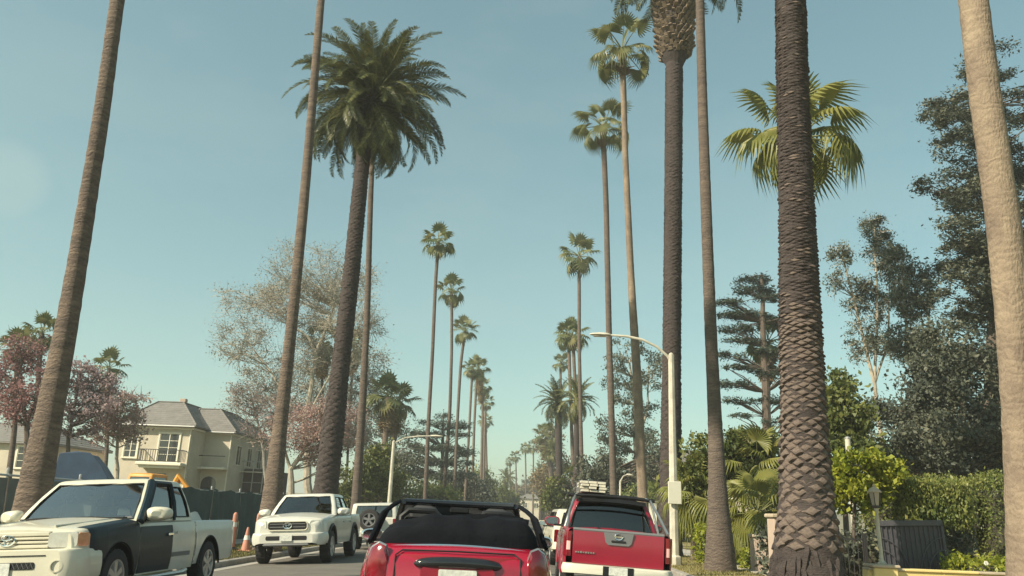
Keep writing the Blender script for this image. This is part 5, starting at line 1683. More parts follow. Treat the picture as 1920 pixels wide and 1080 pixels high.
# ---------------------------------------------------------------- white pickup behind it
def build_white_pickup():
    root = place_vehicle('pickup_truck', 'white pickup with dark grille and black wheel flares, facing us beside the cones', 'pickup truck', -5.92, 20.95, -1, rad(1.5))
    w = .94
    fa, ra, rw = .92, 4.12, .40
    hull = Hull([(0, .98), (.06, 1.05), (.2, 1.10), (.8, 1.17), (1.30, 1.20), (1.45, 1.17), (3.72, 1.19)],
                [(0, .50), (.1, .46), (3.75, .44)], [(0, .70), (.05, .80), (.18, .88), (.4, .92), (.8, w), (3.8, w)],
                [(fa, .42, .50)], rc=.09, crown=.06, zsill=.42)
    b = MB()
    hull.mesh(b, 0, 3.70, dark=(1.47, 3.62))
    b.build('body', [M['white_paint'], M['under']], root, smooth=True)
    bed = Hull([(3.73, 1.20), (5.28, 1.20)], [(3.73, .46), (5.28, .52)], [(3.73, w), (5.1, w), (5.28, .88)], [(ra, .42, .50)], rc=.05, zsill=.42)
    b = MB()
    bed_mesh(b, bed, 3.73, 5.28, .75)
    b.box((0, 3.76, .95), (1.8, .05, .48))
    b.build('cargo_bed', [M['white_paint'], M['under']], root, smooth=True)
    MB().box((0, 5.27, .92), (1.74, .06, .56), bev=.02).build('tailgate', M['white_paint'], root, smooth=True)
    cab = Cabin(1.17, 1.72, (1.36, 2.0), (3.66, 3.42), (.90, .70), rc=.09, bow=.10, crown=.06, bulge=.02)
    cab.build(root, M['white_paint'], [('windscreen', 'front', -.96, .96, .05, .93), ('rear_window', 'rear', -.8, .8, .2, .85),
              ('side_window', 'right', .03, .47, .08, .9), ('rear_side_window', 'right', .53, .93, .10, .88),
              ('side_window', 'left', .03, .47, .08, .9), ('rear_side_window', 'left', .53, .93, .10, .88)], {'': M['glass_tint'], 'windscreen': M['glass_tint']}, frame=M['black_plastic'])
    for sd in (-1, 1):
        for y0, y1, nm in ((1.46, 2.55, 'door'), (2.57, 3.55, 'rear_door')):
            q = MB()
            hull.patch(q, y0, y1, sd, .005, zlo=.47)
            dq = q.build(nm, M['white_paint'], root, smooth=True)
            MB().box((sd * .955, y1 - .14, 1.0), (.03, .16, .045), bev=.012).build('door_handle', M['white_paint'], dq, smooth=True)
    for yc, h in ((fa, hull), (ra, bed)):
        for sd in (-1, 1):
            lip = MB()
            lip.tube([(sd * (h.x(yc, .95) - .005), yc + .51 * math.cos(t), .42 + .51 * math.sin(t)) for t in [math.pi * k / 16 for k in range(17)]], .05, 6)
            lip.build('wheel_flare', M['black_plastic'], root, smooth=True)
            wheel_parts(root, (sd * .82, yc, rw), rw, .27, 6, M['alloy'], sd)
    bp = MB()
    bh = Hull([(-.12, .74), (-.06, .76), (.4, .78)], [(-.12, .52), (-.06, .47), (.4, .50)], [(-.12, .66), (-.09, .78), (.0, .88), (.16, .94), (.38, .96)], rc=.05, crown=0, zsill=.46)
    bh.mesh(bp, -.12, .40)
    bumper = bp.build('bumper', [M['white_paint'], M['under']], root, smooth=True)
    MB().box((0, -.10, .475), (1.15, .10, .07), bev=.03).build('skid_plate', M['grey_plastic'], bumper, smooth=True)
    plaque(bumper, 'lower_grille', M['under'], (0, -.128, .64), 1.02, .10, .03, .03)
    plaque(bumper, 'number_plate', M['plate'], (0, -.15, .645), .305, .155, .01, .012)
    for sd in (-1, 1):
        plaque(bumper, 'fog_lamp', M['under'], (sd * .73, -.085, .62), .16, .11, .04, .03, rz=sd * .3)
    gl = plaque(root, 'grille', M['under'], (0, -.03, .93), .98, .19, .07, .05, inset=.02)
    for z in (.045, -.03):
        MB().box((0, -.005, z), (.90, .02, .018), bev=.006).build('grille_bar', M['grey_plastic'], gl)
    fr = MB()
    fr.tube([(x, -.008, z) for x, z in rounded(1.0, .21, .08)] + [(.5, -.008, .025)], .014, 5)
    fr.build('grille_surround', M['cream_paint'], gl, smooth=True)
    emblem(root, (0, -.055, .935), .21, .14)
    for sd in (-1, 1):
        plaque(root, 'headlight', M['lamp_clear'], (sd * .685, .045, .95), .33, .22, .07, .10, rz=sd * .38, inset=.08)
        mirror_part(root, sd * .96, 1.66, 1.27, M['white_paint'], 1.1)
    seats(root, (2.3, 3.1), (-.4, .4), 1.05, M['seat'], h=.6)
    steering(root, (.4, 1.85, 1.22))
    MB().box((0, 1.66, 1.20), (1.55, .32, .09), bev=.04).build('dashboard', M['black_plastic'], root, smooth=True)
build_white_pickup()

# ---------------------------------------------------------------- boxy white off-roader with a spare wheel on its back door
def wagon(root, paint, L, w, zbelt, zroof, zh, fa, ra, rw, rear_slope, glass, spare=False, roofmat=None, rear_lamp='lamp_red', slope=.5, boxy=.06):
    hull = Hull([(0, zh - .12), (.1, zh - .03), (.9, zh), (1.3, zbelt), (L - .1, zbelt), (L, zbelt - .04)], [(0, .42), (.2, .36), (L - .2, .38), (L, .44)],
                [(0, w * .82), (.1, w * .92), (.35, w), (L - .3, w), (L - .06, w * .96), (L, w * .90)], [(fa, rw, rw * 1.2), (ra, rw, rw * 1.2)], rc=.07, crown=.03, zsill=.36)
    b = MB()
    hull.mesh(b, 0, L, dark=(1.4, L - .12))
    b.build('body', [paint, M['under']], root, smooth=True)
    cab = Cabin(zbelt - .02, zroof - .05, (1.15, 1.15 + slope), (L - .03, L - .03 - rear_slope), (w * .95, w * (.95 - boxy * 2.2)), rc=.10, bow=.07, bowr=.04, crown=.05, bulge=.015)
    cab.build(root, roofmat or paint, [('windscreen', 'front', -.95, .95, .06, .92), ('rear_window', 'rear', -.88, .88, .12, .86),
              ('side_window', 'right', .03, .36, .08, .88), ('rear_side_window', 'right', .41, .68, .08, .88), ('quarter_window', 'right', .73, .97, .10, .86),
              ('side_window', 'left', .03, .36, .08, .88), ('rear_side_window', 'left', .41, .68, .08, .88), ('quarter_window', 'left', .73, .97, .10, .86)], {'': glass}, frame=M['black_plastic'])
    for yc in (fa, ra):
        for sd in (-1, 1):
            wheel_parts(root, (sd * (w - .14), yc, rw), rw, .23, 5, M['alloy'], sd)
    bp = MB()
    Hull([(L - .3, .66), (L + .08, .64), (L + .12, .60)], [(L - .3, .42), (L + .12, .46)], [(L - .3, w * 1.01), (L, w * .98), (L + .12, w * .86)], rc=.04, crown=0, zsill=.4).mesh(bp, L - .25, L + .12)
    bp.build('bumper', [paint, M['under']], root, smooth=True)
    for sd in (-1, 1):
        plaque(root, 'tail_light', M[rear_lamp], (sd * w * .86, L + .02, zbelt - .2), .13, .34, .03, .06, rz=math.pi)
        plaque(root, 'headlight', M['lamp_clear'], (sd * w * .72, .015, zh - .28), .28, .2, .05, .05)
        mirror_part(root, sd * (w + .01), 1.5, zbelt + .08, paint, 1.0)
        for y0, y1 in ((1.4, 2.35), (2.37, 3.2)):
            q = MB()
            hull.patch(q, y0, y1, sd, .005, zlo=.40)
            q.build('door', paint, root, smooth=True)
    plaque(root, 'number_plate', M['plate'], (.0 if not spare else -.5, L + .135, .55), .305, .155, .01, .012, rz=math.pi)
    seats(root, (2.2,), (-.38, .38), zbelt - .15, M['seat'], h=.62)
    seats(root, (3.05,), (-.38, .38), zbelt - .15, M['seat'], h=.55)
    if spare:
        sp = wheel_parts(root, (spare, L + .16, 1.02), rw * .98, .22, 5, M['grey_plastic'], 1)
        sp.rotation_euler = (0, 0, math.pi / 2)
        sp.name = 'spare_wheel'
    return hull

r = place_vehicle('off_roader', 'boxy white off-roader with spare wheel on its back, half hidden by the red convertible', 'car', -5.35, 33.9, 1, rad(0))
wagon(r, M['white_paint'], 4.3, .88, 1.08, 1.62, 1.08, .85, 3.35, .38, .06, M['glass_tint'], spare=.12, slope=.35, boxy=.03)
r = place_vehicle('estate_car', 'white car ahead, glimpsed between the red convertible and the red pickup', 'car', 1.45, 27.6, 1, rad(2))
wagon(r, M['cream_paint'], 4.6, .90, 1.0, 1.55, 1.0, .9, 3.65, .36, .28, M['glass_clear'], slope=.65)
r = place_vehicle('estate_car', 'silver car parked far up the left kerb', 'car', -6.2, 66, -1, 0)
wagon(r, M['silver'], 4.5, .9, .98, 1.5, .98, .9, 3.6, .34, .35, M['glass_dark'], slope=.7)
r = place_vehicle('estate_car', 'pale car far ahead in the middle of the street', 'car', -3.4, 74, -1, 0)
wagon(r, M['white_paint'], 4.5, .9, .98, 1.5, .98, .9, 3.6, .34, .35, M['glass_dark'], slope=.7)

# ---------------------------------------------------------------- red convertible straight ahead
def build_convertible():
    L = 3.65
    root = place_vehicle('convertible_car', 'bright red convertible with black folded roof right ahead', 'car', -.86, 10.50, 1, rad(5.0))
    w = .845
    fa, ra, rw = .62, 3.08, .31
    hull = Hull([(0, .62), (.06, .70), (.25, .80), (.6, .88), (1.15, .96), (1.4, .98), (2.7, 1.0), (3.2, 1.03), (3.45, 1.02), (3.56, .985), (3.63, .93), (3.65, .88)],
                [(0, .30), (.2, .22), (3.3, .22), (3.65, .34)],
                [(0, .55), (.06, .68), (.2, .76), (.5, .82), (.9, w), (2.9, .85), (3.25, .845), (3.42, .82), (3.54, .775), (3.61, .72), (3.65, .66)],
                [(fa, .30, .37), (ra, .30, .37)], rc=.10, crown=.03, zsill=.22,
                prof=[(-.5, .93), (0, .94), (.25, .985), (.45, 1.0), (.7, .97), (1.0, .90)])
    b = MB()
    hull.mesh(b, 0, L, dark=(1.35, 2.85))
    b.build('body', [M['red_paint'], M['under']], root, smooth=True)
    for sd in (-1, 1):
        q = MB()
        hull.patch(q, 1.2, 2.35, sd, .005, zlo=.25)
        dq = q.build('door', M['red_paint'], root, smooth=True)
        MB().box((sd * .852, 2.2, .82), (.03, .15, .04), bev=.012).build('door_handle', M['chrome'], dq, smooth=True)
        for yc in (fa, ra):
            lip = MB()
            lip.tube([(sd * (hull.x(yc, .6) - .004), yc + .375 * math.cos(t), .30 + .375 * math.sin(t)) for t in [math.pi * k / 14 for k in range(15)]], .026, 5)
            lip.build('wheel_flare', M['black_plastic'], root, smooth=True)
            wheel_parts(root, (sd * .74, yc, rw), rw, .19, 8, M['alloy'], sd)
    # bright belt strip round the tail
    st = MB()
    for sd in (-1, 1):
        st.tube([(sd * (hull.x(y, interp(hull.top, y) - .10) - .012), y, interp(hull.top, y) - .028) for y in (1.5, 2.0, 2.5, 2.9, 3.2, 3.34)], .013, 5)
    st.tube([(sd_ * .1, 3.475 + .03 * (1 - (sd_ / 7.0) ** 2), 1.03 - .0009 * sd_ * sd_) for sd_ in range(-7, 8)], .013, 5)
    st.build('belt_strip', M['chrome'], root, smooth=True)
    # boot lid with handle bar and plate
    bl = MB()
    bl.grid(lambda u, v: (lerp(-.50, .50, u), 3.672 - .05 * (2 * u - 1) ** 2 - .012 * (v - .3), lerp(.44, .955, v)), 12, 6)
    lid = bl.build('boot_lid', M['red_paint'], root, smooth=True)
    hb = MB()
    def bar(u, v):
        x = lerp(-.37, .37, u)
        e = math.sqrt(max(0, 1 - (2 * u - 1) ** 6))
        a = math.pi * v
        return (x, 3.665 - .05 * (2 * x) ** 2 + .05 * math.sin(a) * e, .905 - .02 * (2 * u - 1) ** 2 + .045 * math.cos(a) * e)
    hb.grid(bar, 20, 8)
    hb.build('boot_handle', M['gloss_black'], lid, smooth=True)
    plaque(lid, 'plate_recess', M['crimson_paint'], (0, 3.682, .765), .60, .20, .03, .02, rz=math.pi)
    plaque(lid, 'number_plate', M['plate'], (0, 3.70, .775), .31, .155, .012, .012, rz=math.pi)
    for sd in (-1, 1):
        # rounded triangular lamp wrapping the corner, bright ring round it
        out = [(-.085, -.16), (.06, -.17), (.10, -.10), (.098, .06), (.06, .15), (.0, .185), (-.06, .165), (-.095, .08)]
        def P(a, z, k, dy):
            x = sd * (.655 + a * k)
            yy = 3.60 - .95 * max(0, abs(x) - .60) ** 1.3
            return (x, yy + dy, .82 + z * k * 1.15)
        n = len(out)
        for nm, mats, k0, k1, d0, d1 in (('tail_light_ring', M['silver'], 1.06, 1.0, -.02, .022), ('tail_light', M['lamp_red'], 1.0, .82, -.02, .055)):
            t = MB()
            vs = [P(a, z, k0, d0) for a, z in out] + [P(a, z, k0, d1 * .5) for a, z in out] + [P(a, z, k1, d1) for a, z in out] + [P(a, z, k1 * .5, d1 * 1.1) for a, z in out]
            fs = []
            for r_ in range(3):
                fs += [(r_ * n + i, r_ * n + (i + 1) % n, (r_ + 1) * n + (i + 1) % n, (r_ + 1) * n + i) for i in range(n)]
            if nm == 'tail_light':
                fs.append(tuple(range(3 * n, 4 * n)))
            t.add(vs, fs)
            t.build(nm, mats, root, smooth=True)
    sl = MB()
    sl.tube([(-.51, 3.655, .45), (-.515, 3.662, .7), (-.51, 3.64, .95), (-.46, 3.60, .985), (0, 3.635, .992), (.46, 3.60, .985), (.51, 3.64, .95), (.515, 3.662, .7), (.51, 3.655, .45)], .007, 4)
    sl.build('shut_line', M['under'], root)
    # folded fabric roof stacked on the rear deck
    rgs = random.Random(4)
    so = MB()
    def stack(u, v):
        x = lerp(-.70, .70, u)
        a = math.pi * v
        e = max(.0, 1 - abs(2 * u - 1) ** 5) ** .5
        hgt = .265 * e * (1 - .10 * (2 * u - 1)) + .015 * math.sin(x * 9) + .01 * math.sin(x * 23 + 2)
        return (x, 3.12 - .36 * math.cos(a) * (e * .4 + .6) - .0 * x, 1.00 + hgt * (math.sin(a) ** .55) + .012 * math.sin(v * 22 + x * 3) * e)
    so.grid(stack, 40, 24)
    soft = so.build('folded_roof', M['fabric'], root, smooth=True)
    for z_, y_, k_ in ((1.235, 3.0, .62), (1.25, 2.86, .58)):
        fb = MB()
        fb.tube([(x * k_ / 8, y_ - .03 * (x / 8) ** 2, z_ - .05 * (x / 8) ** 4 - .006 * x) for x in range(-8, 9)], .035, 6)
        fb.build('roof_bow', M['fabric'], soft, smooth=True)
    # windscreen frame
    cabW = Cabin(.97, 1.385, (1.22, 1.72), (2.4, 2.4), (.70, .60), rc=.06, bow=.10, crown=0, bulge=.01)
    fr = MB()
    for sd in (-1, 1):
        fr.tube([cabW.P('front', sd * 1.08, t) for t in (0, .3, .6, .9, 1.0)], .032, 8)
    fr.tube([cabW.P('front', u / 6 * 1.06, 1.0) for u in range(-6, 7)], .034, 8)
    wf = fr.build('windscreen_frame', M['gloss_black'], root, smooth=True)
    g = MB()
    g.grid(lambda u, v: cabW.P('front', lerp(-1.04, 1.04, u), v * .97, -.005), 10, 5)
    g.build('windscreen', M['glass_dark'], wf, smooth=True)
    for sd in (-1, 1):
        # side windows raised, dark quarter panel of the hood
        q = MB()
        q.add([(sd * .79, 2.45, 1.0), (sd * .79, 3.0, 1.02), (sd * .70, 2.6, 1.30), (sd * .68, 2.4, 1.30)], [(0, 1, 2, 3)])
        q.tube([(sd * .79, 3.0, 1.02), (sd * .72, 2.72, 1.26), (sd * .66, 2.3, 1.34), (sd * .63, 1.78, 1.385)], .022, 8)
        q.build('roof_rail', M['fabric'], root, smooth=True)
        hp = MB()
        hp.tube([(sd * .55, 2.66, 1.0), (sd * .55, 2.64, 1.24), (sd * .48, 2.63, 1.30), (sd * .24, 2.63, 1.30), (sd * .17, 2.64, 1.24), (sd * .17, 2.66, 1.0)], .028, 8)
        hp.build('roll_hoop', M['black_plastic'], root, smooth=True)
        se = MB()
        se.box((sd * .36, 2.1, 1.02), (.46, .14, .42), rx=-.16, bev=.06)
        se.box((sd * .36, 2.2, 1.28), (.27, .11, .17), rx=-.1, bev=.05)
        se.build('seat', M['seat'], root, smooth=True)
        mirror_part(root, sd * .84, 1.42, 1.03, M['chrome'], .75)
        MB().lathe([(.12, 0), (.13, -.02), (.11, -.035), (.001, -.05)], 18, 'Y').build('headlight', M['lamp_clear'], root, smooth=True, loc=(sd * .60, .17, .70), rot=(-.35, 0, sd * .25))
    MB().box((0, 1.78, 1.32), (.2, .03, .06), bev=.012).build('rear_view_mirror', M['black_plastic'], root, smooth=True)
    steering(root, (-.36, 1.62, 1.02))
    MB().box((0, 1.45, 1.0), (1.3, .3, .1), bev=.04).build('dashboard', M['black_plastic'], root, smooth=True)
    bp = MB()
    Hull([(L - .25, .43), (L + .06, .42), (L + .09, .40)], [(L - .25, .24), (L + .09, .27)], [(L - .25, .84), (L - .05, .79), (L + .06, .66), (L + .09, .56)], rc=.03, crown=0, zsill=.22).mesh(bp, L - .22, L + .09)
    bp.build('bumper', [M['red_paint'], M['under']], root, smooth=True)
    MB().tube([(-.02, L + .02, .25), (-.02, L + .12, .25)], .035, 10).build('exhaust_pipe', M['chrome'], root, smooth=True)
build_convertible()

# ---------------------------------------------------------------- crimson pickup with a roof rack, right lane
def build_red_pickup():
    L, w = 5.2, .92
    root = place_vehicle('pickup_truck', 'crimson pickup with grey tailgate handle panel and roof rack, right lane', 'pickup truck', 1.62, 19.25, 1, rad(-1.0))
    fa, ra, rw = .9, 4.1, .385
    hull = Hull([(0, .95), (.08, 1.03), (.9, 1.10), (1.35, 1.13), (3.62, 1.13)], [(0, .46), (.1, .42), (3.65, .42)],
                [(0, .74), (.06, .84), (.2, .90), (.5, w), (3.7, w)], [(fa, .39, .47)], rc=.07, crown=.05, zsill=.4)
    b = MB()
    hull.mesh(b, 0, 3.60, dark=(1.45, 3.52))
    b.build('body', [M['crimson_paint'], M['under']], root, smooth=True)
    bed = Hull([(3.63, 1.14), (5.18, 1.14)], [(3.63, .44), (5.18, .50)], [(3.63, w), (5.02, w), (5.14, .90), (5.18, .87)], [(ra, .39, .47)], rc=.05, zsill=.4)
    b = MB()
    bed_mesh(b, bed, 3.63, 5.18, .70)
    b.box((0, 3.66, .9), (1.78, .05, .46))
    b.build('cargo_bed', [M['crimson_paint'], M['under']], root, smooth=True)
    tg = MB()
    tg.grid(lambda u, v: (lerp(-.76, .76, u), 5.192 + .012 * math.sin(math.pi * v), lerp(.60, 1.13, v)), 10, 6)
    tg.box((0, 5.165, .865), (1.52, .05, .53))
    gate = tg.build('tailgate', M['crimson_paint'], root, smooth=True)
    MB().tube([(-.76, 5.17, 1.135), (.76, 5.17, 1.135)], .03, 8).build('gate_cap', M['grey_plastic'], gate, smooth=True)
    hp = MB()
    hp.prism([(-.25, 1.125), (.25, 1.125), (.215, .965), (.17, .925), (-.17, .925), (-.215, .965)], 5.20, 5.225, 'Y')
    hpo = hp.build('handle_panel', M['grey_plastic'], gate)
    hpo['label'] = 'grey plastic tailgate handle panel'
    MB().box((0, 5.228, .985), (.24, .02, .035), bev=.008).build('handle_slot', M['under'], hpo)
    em = MB()
    em.tube([(.062 * math.cos(2 * math.pi * k / 20), 5.232, 1.062 + .05 * math.sin(2 * math.pi * k / 20)) for k in range(21)], .011, 5, cap=False)
    em.box((0, 5.232, 1.062), (.165, .012, .026), bev=.005)
    em.build('emblem', M['chrome'], hpo, smooth=True)
    nm = MB()
    for k in range(8):                      # raised name lettering, too small to read
        nm.box((.70 - k * .042, 5.215, .775), (.032 - .008 * (k % 2), .008, .022 + .004 * (k % 3)))
    nm.build('name_badge', M['chrome'], gate)
    for sd in (-1, 1):
        tl = MB()
        tl.grid(lambda u, v: (sd * (lerp(.785, .905, u) - .03 * max(0, v - .8)), 5.20 - .22 * max(0, u - .55) ** 1.5, lerp(.70, 1.10, v)), 6, 6)
        tlo = tl.build('tail_light', M['lamp_red'], root, smooth=True)
        rl = MB()
        rl.grid(lambda u, v: (sd * lerp(.80, .87, u), 5.208 - .1 * max(0, u - .6) ** 1.5, lerp(.80, .94, v)), 4, 3)
        rl.build('reversing_light', M['lamp_pink'], tlo, smooth=True)
        for y0, y1, nmx in ((1.45, 2.45, 'door'), (2.47, 3.5, 'rear_door')):
            q = MB()
            hull.patch(q, y0, y1, sd, .005, zlo=.45)
            dq = q.build(nmx, M['crimson_paint'], root, smooth=True)
            MB().box((sd * .935, y1 - .14, .97), (.03, .15, .045), bev=.012).build('door_handle', M['chrome'], dq, smooth=True)
        for yc, h in ((fa, hull), (ra, bed)):
            lip = MB()
            lip.tube([(sd * (h.x(yc, .9) - .004), yc + .475 * math.cos(t), .39 + .475 * math.sin(t)) for t in [math.pi * k / 14 for k in range(15)]], .022, 5)
            lip.build('arch_lip', M['crimson_paint'], root, smooth=True)
            wheel_parts(root, (sd * .80, yc, rw), rw, .25, 6, M['alloy'], sd)
        mirror_part(root, sd * .95, 1.62, 1.22, M['crimson_paint'], 1.1)
        plaque(root, 'headlight', M['lamp_clear'], (sd * .68, .02, .86), .32, .24, .05, .06, rz=sd * .25)
    bp = MB()
    Hull([(5.05, .595), (5.33, .59), (5.36, .57)], [(5.05, .42), (5.36, .45)], [(5.05, .93), (5.2, .92), (5.32, .84), (5.36, .76)], rc=.03, crown=0, zsill=.4).mesh(bp, 5.08, 5.36)
    bm_ = bp.build('bumper', [M['sign_white'], M['under']], root, smooth=True)
    MB().box((0, 5.362, .52), (.5, .012, .14)).build('plate_recess', M['black_plastic'], bm_)
    plaque(bm_, 'number_plate', M['plate'], (0, 5.372, .52), .305, .13, .01, .01, rz=math.pi)
    cab = Cabin(1.11, 1.66, (1.35, 1.95), (3.58, 3.40), (.885, .68), rc=.09, bow=.10, bowr=.03, crown=.05, bulge=.02)
    cab.build(root, M['crimson_paint'], [('windscreen', 'front', -.96, .96, .05, .93), ('rear_window', 'rear', -.99, .99, .07, .93),
              ('side_window', 'right', .03, .47, .08, .9), ('rear_side_window', 'right', .53, .93, .10, .88),
              ('side_window', 'left', .03, .47, .08, .9), ('rear_side_window', 'left', .53, .93, .10, .88)], {'': M['glass_dark']}, frame=M['black_plastic'])
    seats(root, (2.25, 3.05), (-.4, .4), 1.0, M['seat'], h=.6)
    vz = MB()
    vz.grid(lambda u, v: (lerp(-.66, .66, u), 3.38 + .13 * v, 1.725 - .03 * (2 * u - 1) ** 2 - .075 * v), 8, 2)
    vz.box((0, 3.42, 1.66), (1.26, .06, .07), bev=.02)
    vz.build('rear_visor', M['black_plastic'], root, smooth=True)
    # sport bar over the bed and roof rack
    rack = MB().box((0, 2.7, 1.735), (1.1, .05, .03)).build('rack_mount', M['black_plastic'], root)
    for sd in (-1, 1):
        rk = MB()
        rk.tube([(sd * .86, 4.95, 1.15), (sd * .80, 4.2, 1.45), (sd * .70, 3.75, 1.72), (sd * .66, 3.4, 1.76)], .024, 8)
        rk.tube([(sd * .72, 3.35, 1.73), (sd * .72, 2.1, 1.78)], .022, 8)
        rk.tube([(sd * .86, 3.75, 1.15), (sd * .71, 3.72, 1.72)], .022, 8)
        rk.build('rack_rail', M['silver'], rack, smooth=True)
    for y_, z_ in ((3.74, 1.735), (3.35, 1.76), (2.75, 1.78), (2.15, 1.78)):
        MB().tube([(-.78, y_, z_ - .015), (-.4, y_, z_ + .01), (.4, y_, z_ + .01), (.78, y_, z_ - .015)], .026, 8).build('rack_bar', M['black_plastic'], rack, smooth=True)
    # bundle of pale boards carried on the rack
    bd = thing('board_bundle', 'bundle of pale boards tied on the red pickup roof rack', 'cargo', root.location, root.rotation_euler)
    rgb = random.Random(7)
    for j in range(4):
        for k in range(3):
            MB().box((.52 - .16 * k + rgb.uniform(-.02, .02), 2.75 + rgb.uniform(-.06, .06), 1.835 + j * .052), (.145, 1.5, .042), rz=rgb.uniform(-.02, .02), bev=.004).build('board', M['pole'], bd)
    for y_ in (2.2, 3.2):
        MB().box((.36, y_, 1.915), (.53, .035, .235)).build('strap', M['grey_plastic'], bd)
build_red_pickup()
# ------------------------------------------------------------------ street lamps, fence, walls, houses
def street_lamp(label, base, h, path, head, r0=.155, r1=.10, box=None):
    t = thing('street_lamp', label, 'street lamp', base, group='street lamps')
    p = MB()
    p.tube([(0, 0, -.05), (0, 0, .25), (0, 0, .3), (0, 0, h)], [r0 * 1.5, r0 * 1.5, r0, r1], 8)
    p.tube([(0, 0, h), (0, 0, h + .06), (0, 0, h + .1)], [r1 * .9, r1 * .8, r1 * .2], 8)
    p.build('pole', M['pole'], t)
    a = MB()
    a.tube(path, [.045] * (len(path) - 1) + [.035], 8)
    a.build('arm', M['pole'], t, smooth=True)
    hd = MB()
    c, d, ln = Vector(head[0]), Vector(head[1]).normalized(), head[2]
    u = Vector((-d.y, d.x, 0))
    rings = [(0, .05, .05), (.12, .11, .075), (.5, .14, .085), (.85, .11, .06), (1, .03, .03)]
    vs, fs = [], []
    for s, wv, hv in rings:
        for k in range(10):
            an = 2 * math.pi * k / 10
            vs.append(c + d * s * ln + u * wv * math.cos(an) + Vector((0, 0, hv * math.sin(an) * (1 if math.sin(an) > 0 else .45))))
    for j in range(4):
        fs += [(j * 10 + k, j * 10 + (k + 1) % 10, (j + 1) * 10 + (k + 1) % 10, (j + 1) * 10 + k) for k in range(10)]
    fs += [tuple(range(9, -1, -1)), tuple(40 + k for k in range(10))]
    hd.add(vs, fs)
    ho = hd.build('lamp_head', M['pole'], t, smooth=True)
    MB().box(c + d * ln * .5 + Vector((0, 0, -.05)), (ln * .6 if abs(d.x) > .7 else .18, .18 if abs(d.x) > .7 else ln * .6, .03), bev=.01).build('lens', M['frost'], ho)
    if box:
        bz, bw, bh = box
        bo = MB().box((0, -r0 - .06, bz), (bw, .10, bh), bev=.015).build('equipment_box', M['sign_white'], t)
        bo['label'] = 'white box on the pole'
    return t

street_lamp('pale concrete lamp post with curved arm reaching left over the red pickup', (4.86, 27.3, VERGE_Z), 6.85,
            [(0, 0, 6.62), (-.14, 0, 6.84), (-.50, 0, 7.15), (-1.0, 0, 7.38), (-1.55, 0, 7.48), (-2.15, 0, 7.50)], ((-2.1, 0, 7.50), (-1, 0, .005), .72), box=(2.25, .42, .72))
street_lamp('pale lamp post on the left verge before the dark cedar', (-8.25, 50, VERGE_Z), 5.4,
            [(0, 0, 5.2), (.15, 0, 5.4), (.7, 0, 5.68), (1.5, 0, 5.80), (2.3, 0, 5.84)], ((2.25, 0, 5.84), (1, 0, 0), .75), r0=.14)
street_lamp('small short-armed lamp post far along the right verge', (5.92, 52, VERGE_Z), 3.6,
            [(0, 0, 3.4), (.05, 0, 3.7), (.2, 0, 3.95), (.42, 0, 4.05)], ((.40, 0, 4.05), (1, 0, -.1), .4), r0=.09, r1=.06)

# construction fence with fabric screens along the left pavement
def screen_fence():
    t = thing('construction_fence', 'construction fence with green and grey fabric screens along the left verge', 'fence', (-11.5, 12, VERGE_Z))
    rgf = random.Random(8)
    n = 11
    for k in range(n + 1):
        y = k * 3.0
        MB().tube([(0, y, -.05), (0, y, 1.92)], .03, 8).lathe([(.036, 1.90), (.03, 1.95), (.001, 1.97)], 8, 'Z', (0, y, 0)).build('post', M['metal_grey'], t, smooth=True)
        MB().box((.05, y, 1.80), (.05, .09, .06), bev=.01).build('clamp', M['metal_grey'], t)
    for k in range(n):
        y = k * 3.0
        MB().tube([(.045, y - .02, 1.80), (.045, y + 3.02, 1.80)], .024, 8).build('top_rail', M['metal_grey'], t, smooth=True)
        ph = rgf.uniform(0, 6)
        tp = 1.74 if k < 4 else 1.88
        g = MB()
        g.grid(lambda u, v: (.075 + .03 * math.sin(u * 9 + ph) * math.sin(v * 3 + 1) + .012 * math.sin(u * 31 + v * 4), y + .03 + 2.94 * u, lerp(.02, tp - (.0 if k < 4 else .07 * abs(math.sin(u * 6 + ph))), v)), 30, 8)
        g.build('screen_panel', M['screen_grey'] if k < 4 else M['screen'], t, smooth=True)
screen_fence()

# cones and tubes on the verge
def delineator(label, loc, h, lean):
    t = thing('traffic_tube', label, 'traffic post', loc, (lean, 0, 0), group='orange traffic markers')
    MB().lathe([(.20, 0), (.20, .05), (.12, .07), (.085, .10)], 16, 'Z').build('base', M['black_plastic'], t, smooth=True)
    MB().lathe([(.085, .08), (.078, h * .5), (.07, h - .08), (.05, h - .02), (.02, h)], 14, 'Z').build('tube', M['cone'], t, smooth=True)
    MB().lathe([(.082, h * .62), (.081, h * .74)], 14, 'Z', close=False).build('reflective_band', M['tarp_white'], t, smooth=True)
delineator('left one of two tall faded orange tubes by the green screen', (-8.95, 25.6, VERGE_Z), 1.12, .02)
delineator('right one of two tall faded orange tubes, against the tan trunk', (-8.55, 26.6, VERGE_Z), 1.12, -.03)
def traffic_cone(label, loc):
    t = thing('traffic_cone', label, 'traffic cone', loc, group='orange traffic markers')
    MB().box((0, 0, .02), (.36, .36, .04), bev=.012).build('base', M['cone'], t)
    MB().lathe([(.14, .04), (.035, .68), (.028, .70), (.001, .70)], 18, 'Z').build('cone_body', M['cone'], t, smooth=True)
    MB().lathe([(.098, .33), (.078, .46)], 18, 'Z', close=False).build('reflective_band', M['tarp_white'], t, smooth=True)
traffic_cone('short orange cone between the two tubes and the tan trunk', (-8.45, 25.4, VERGE_Z))

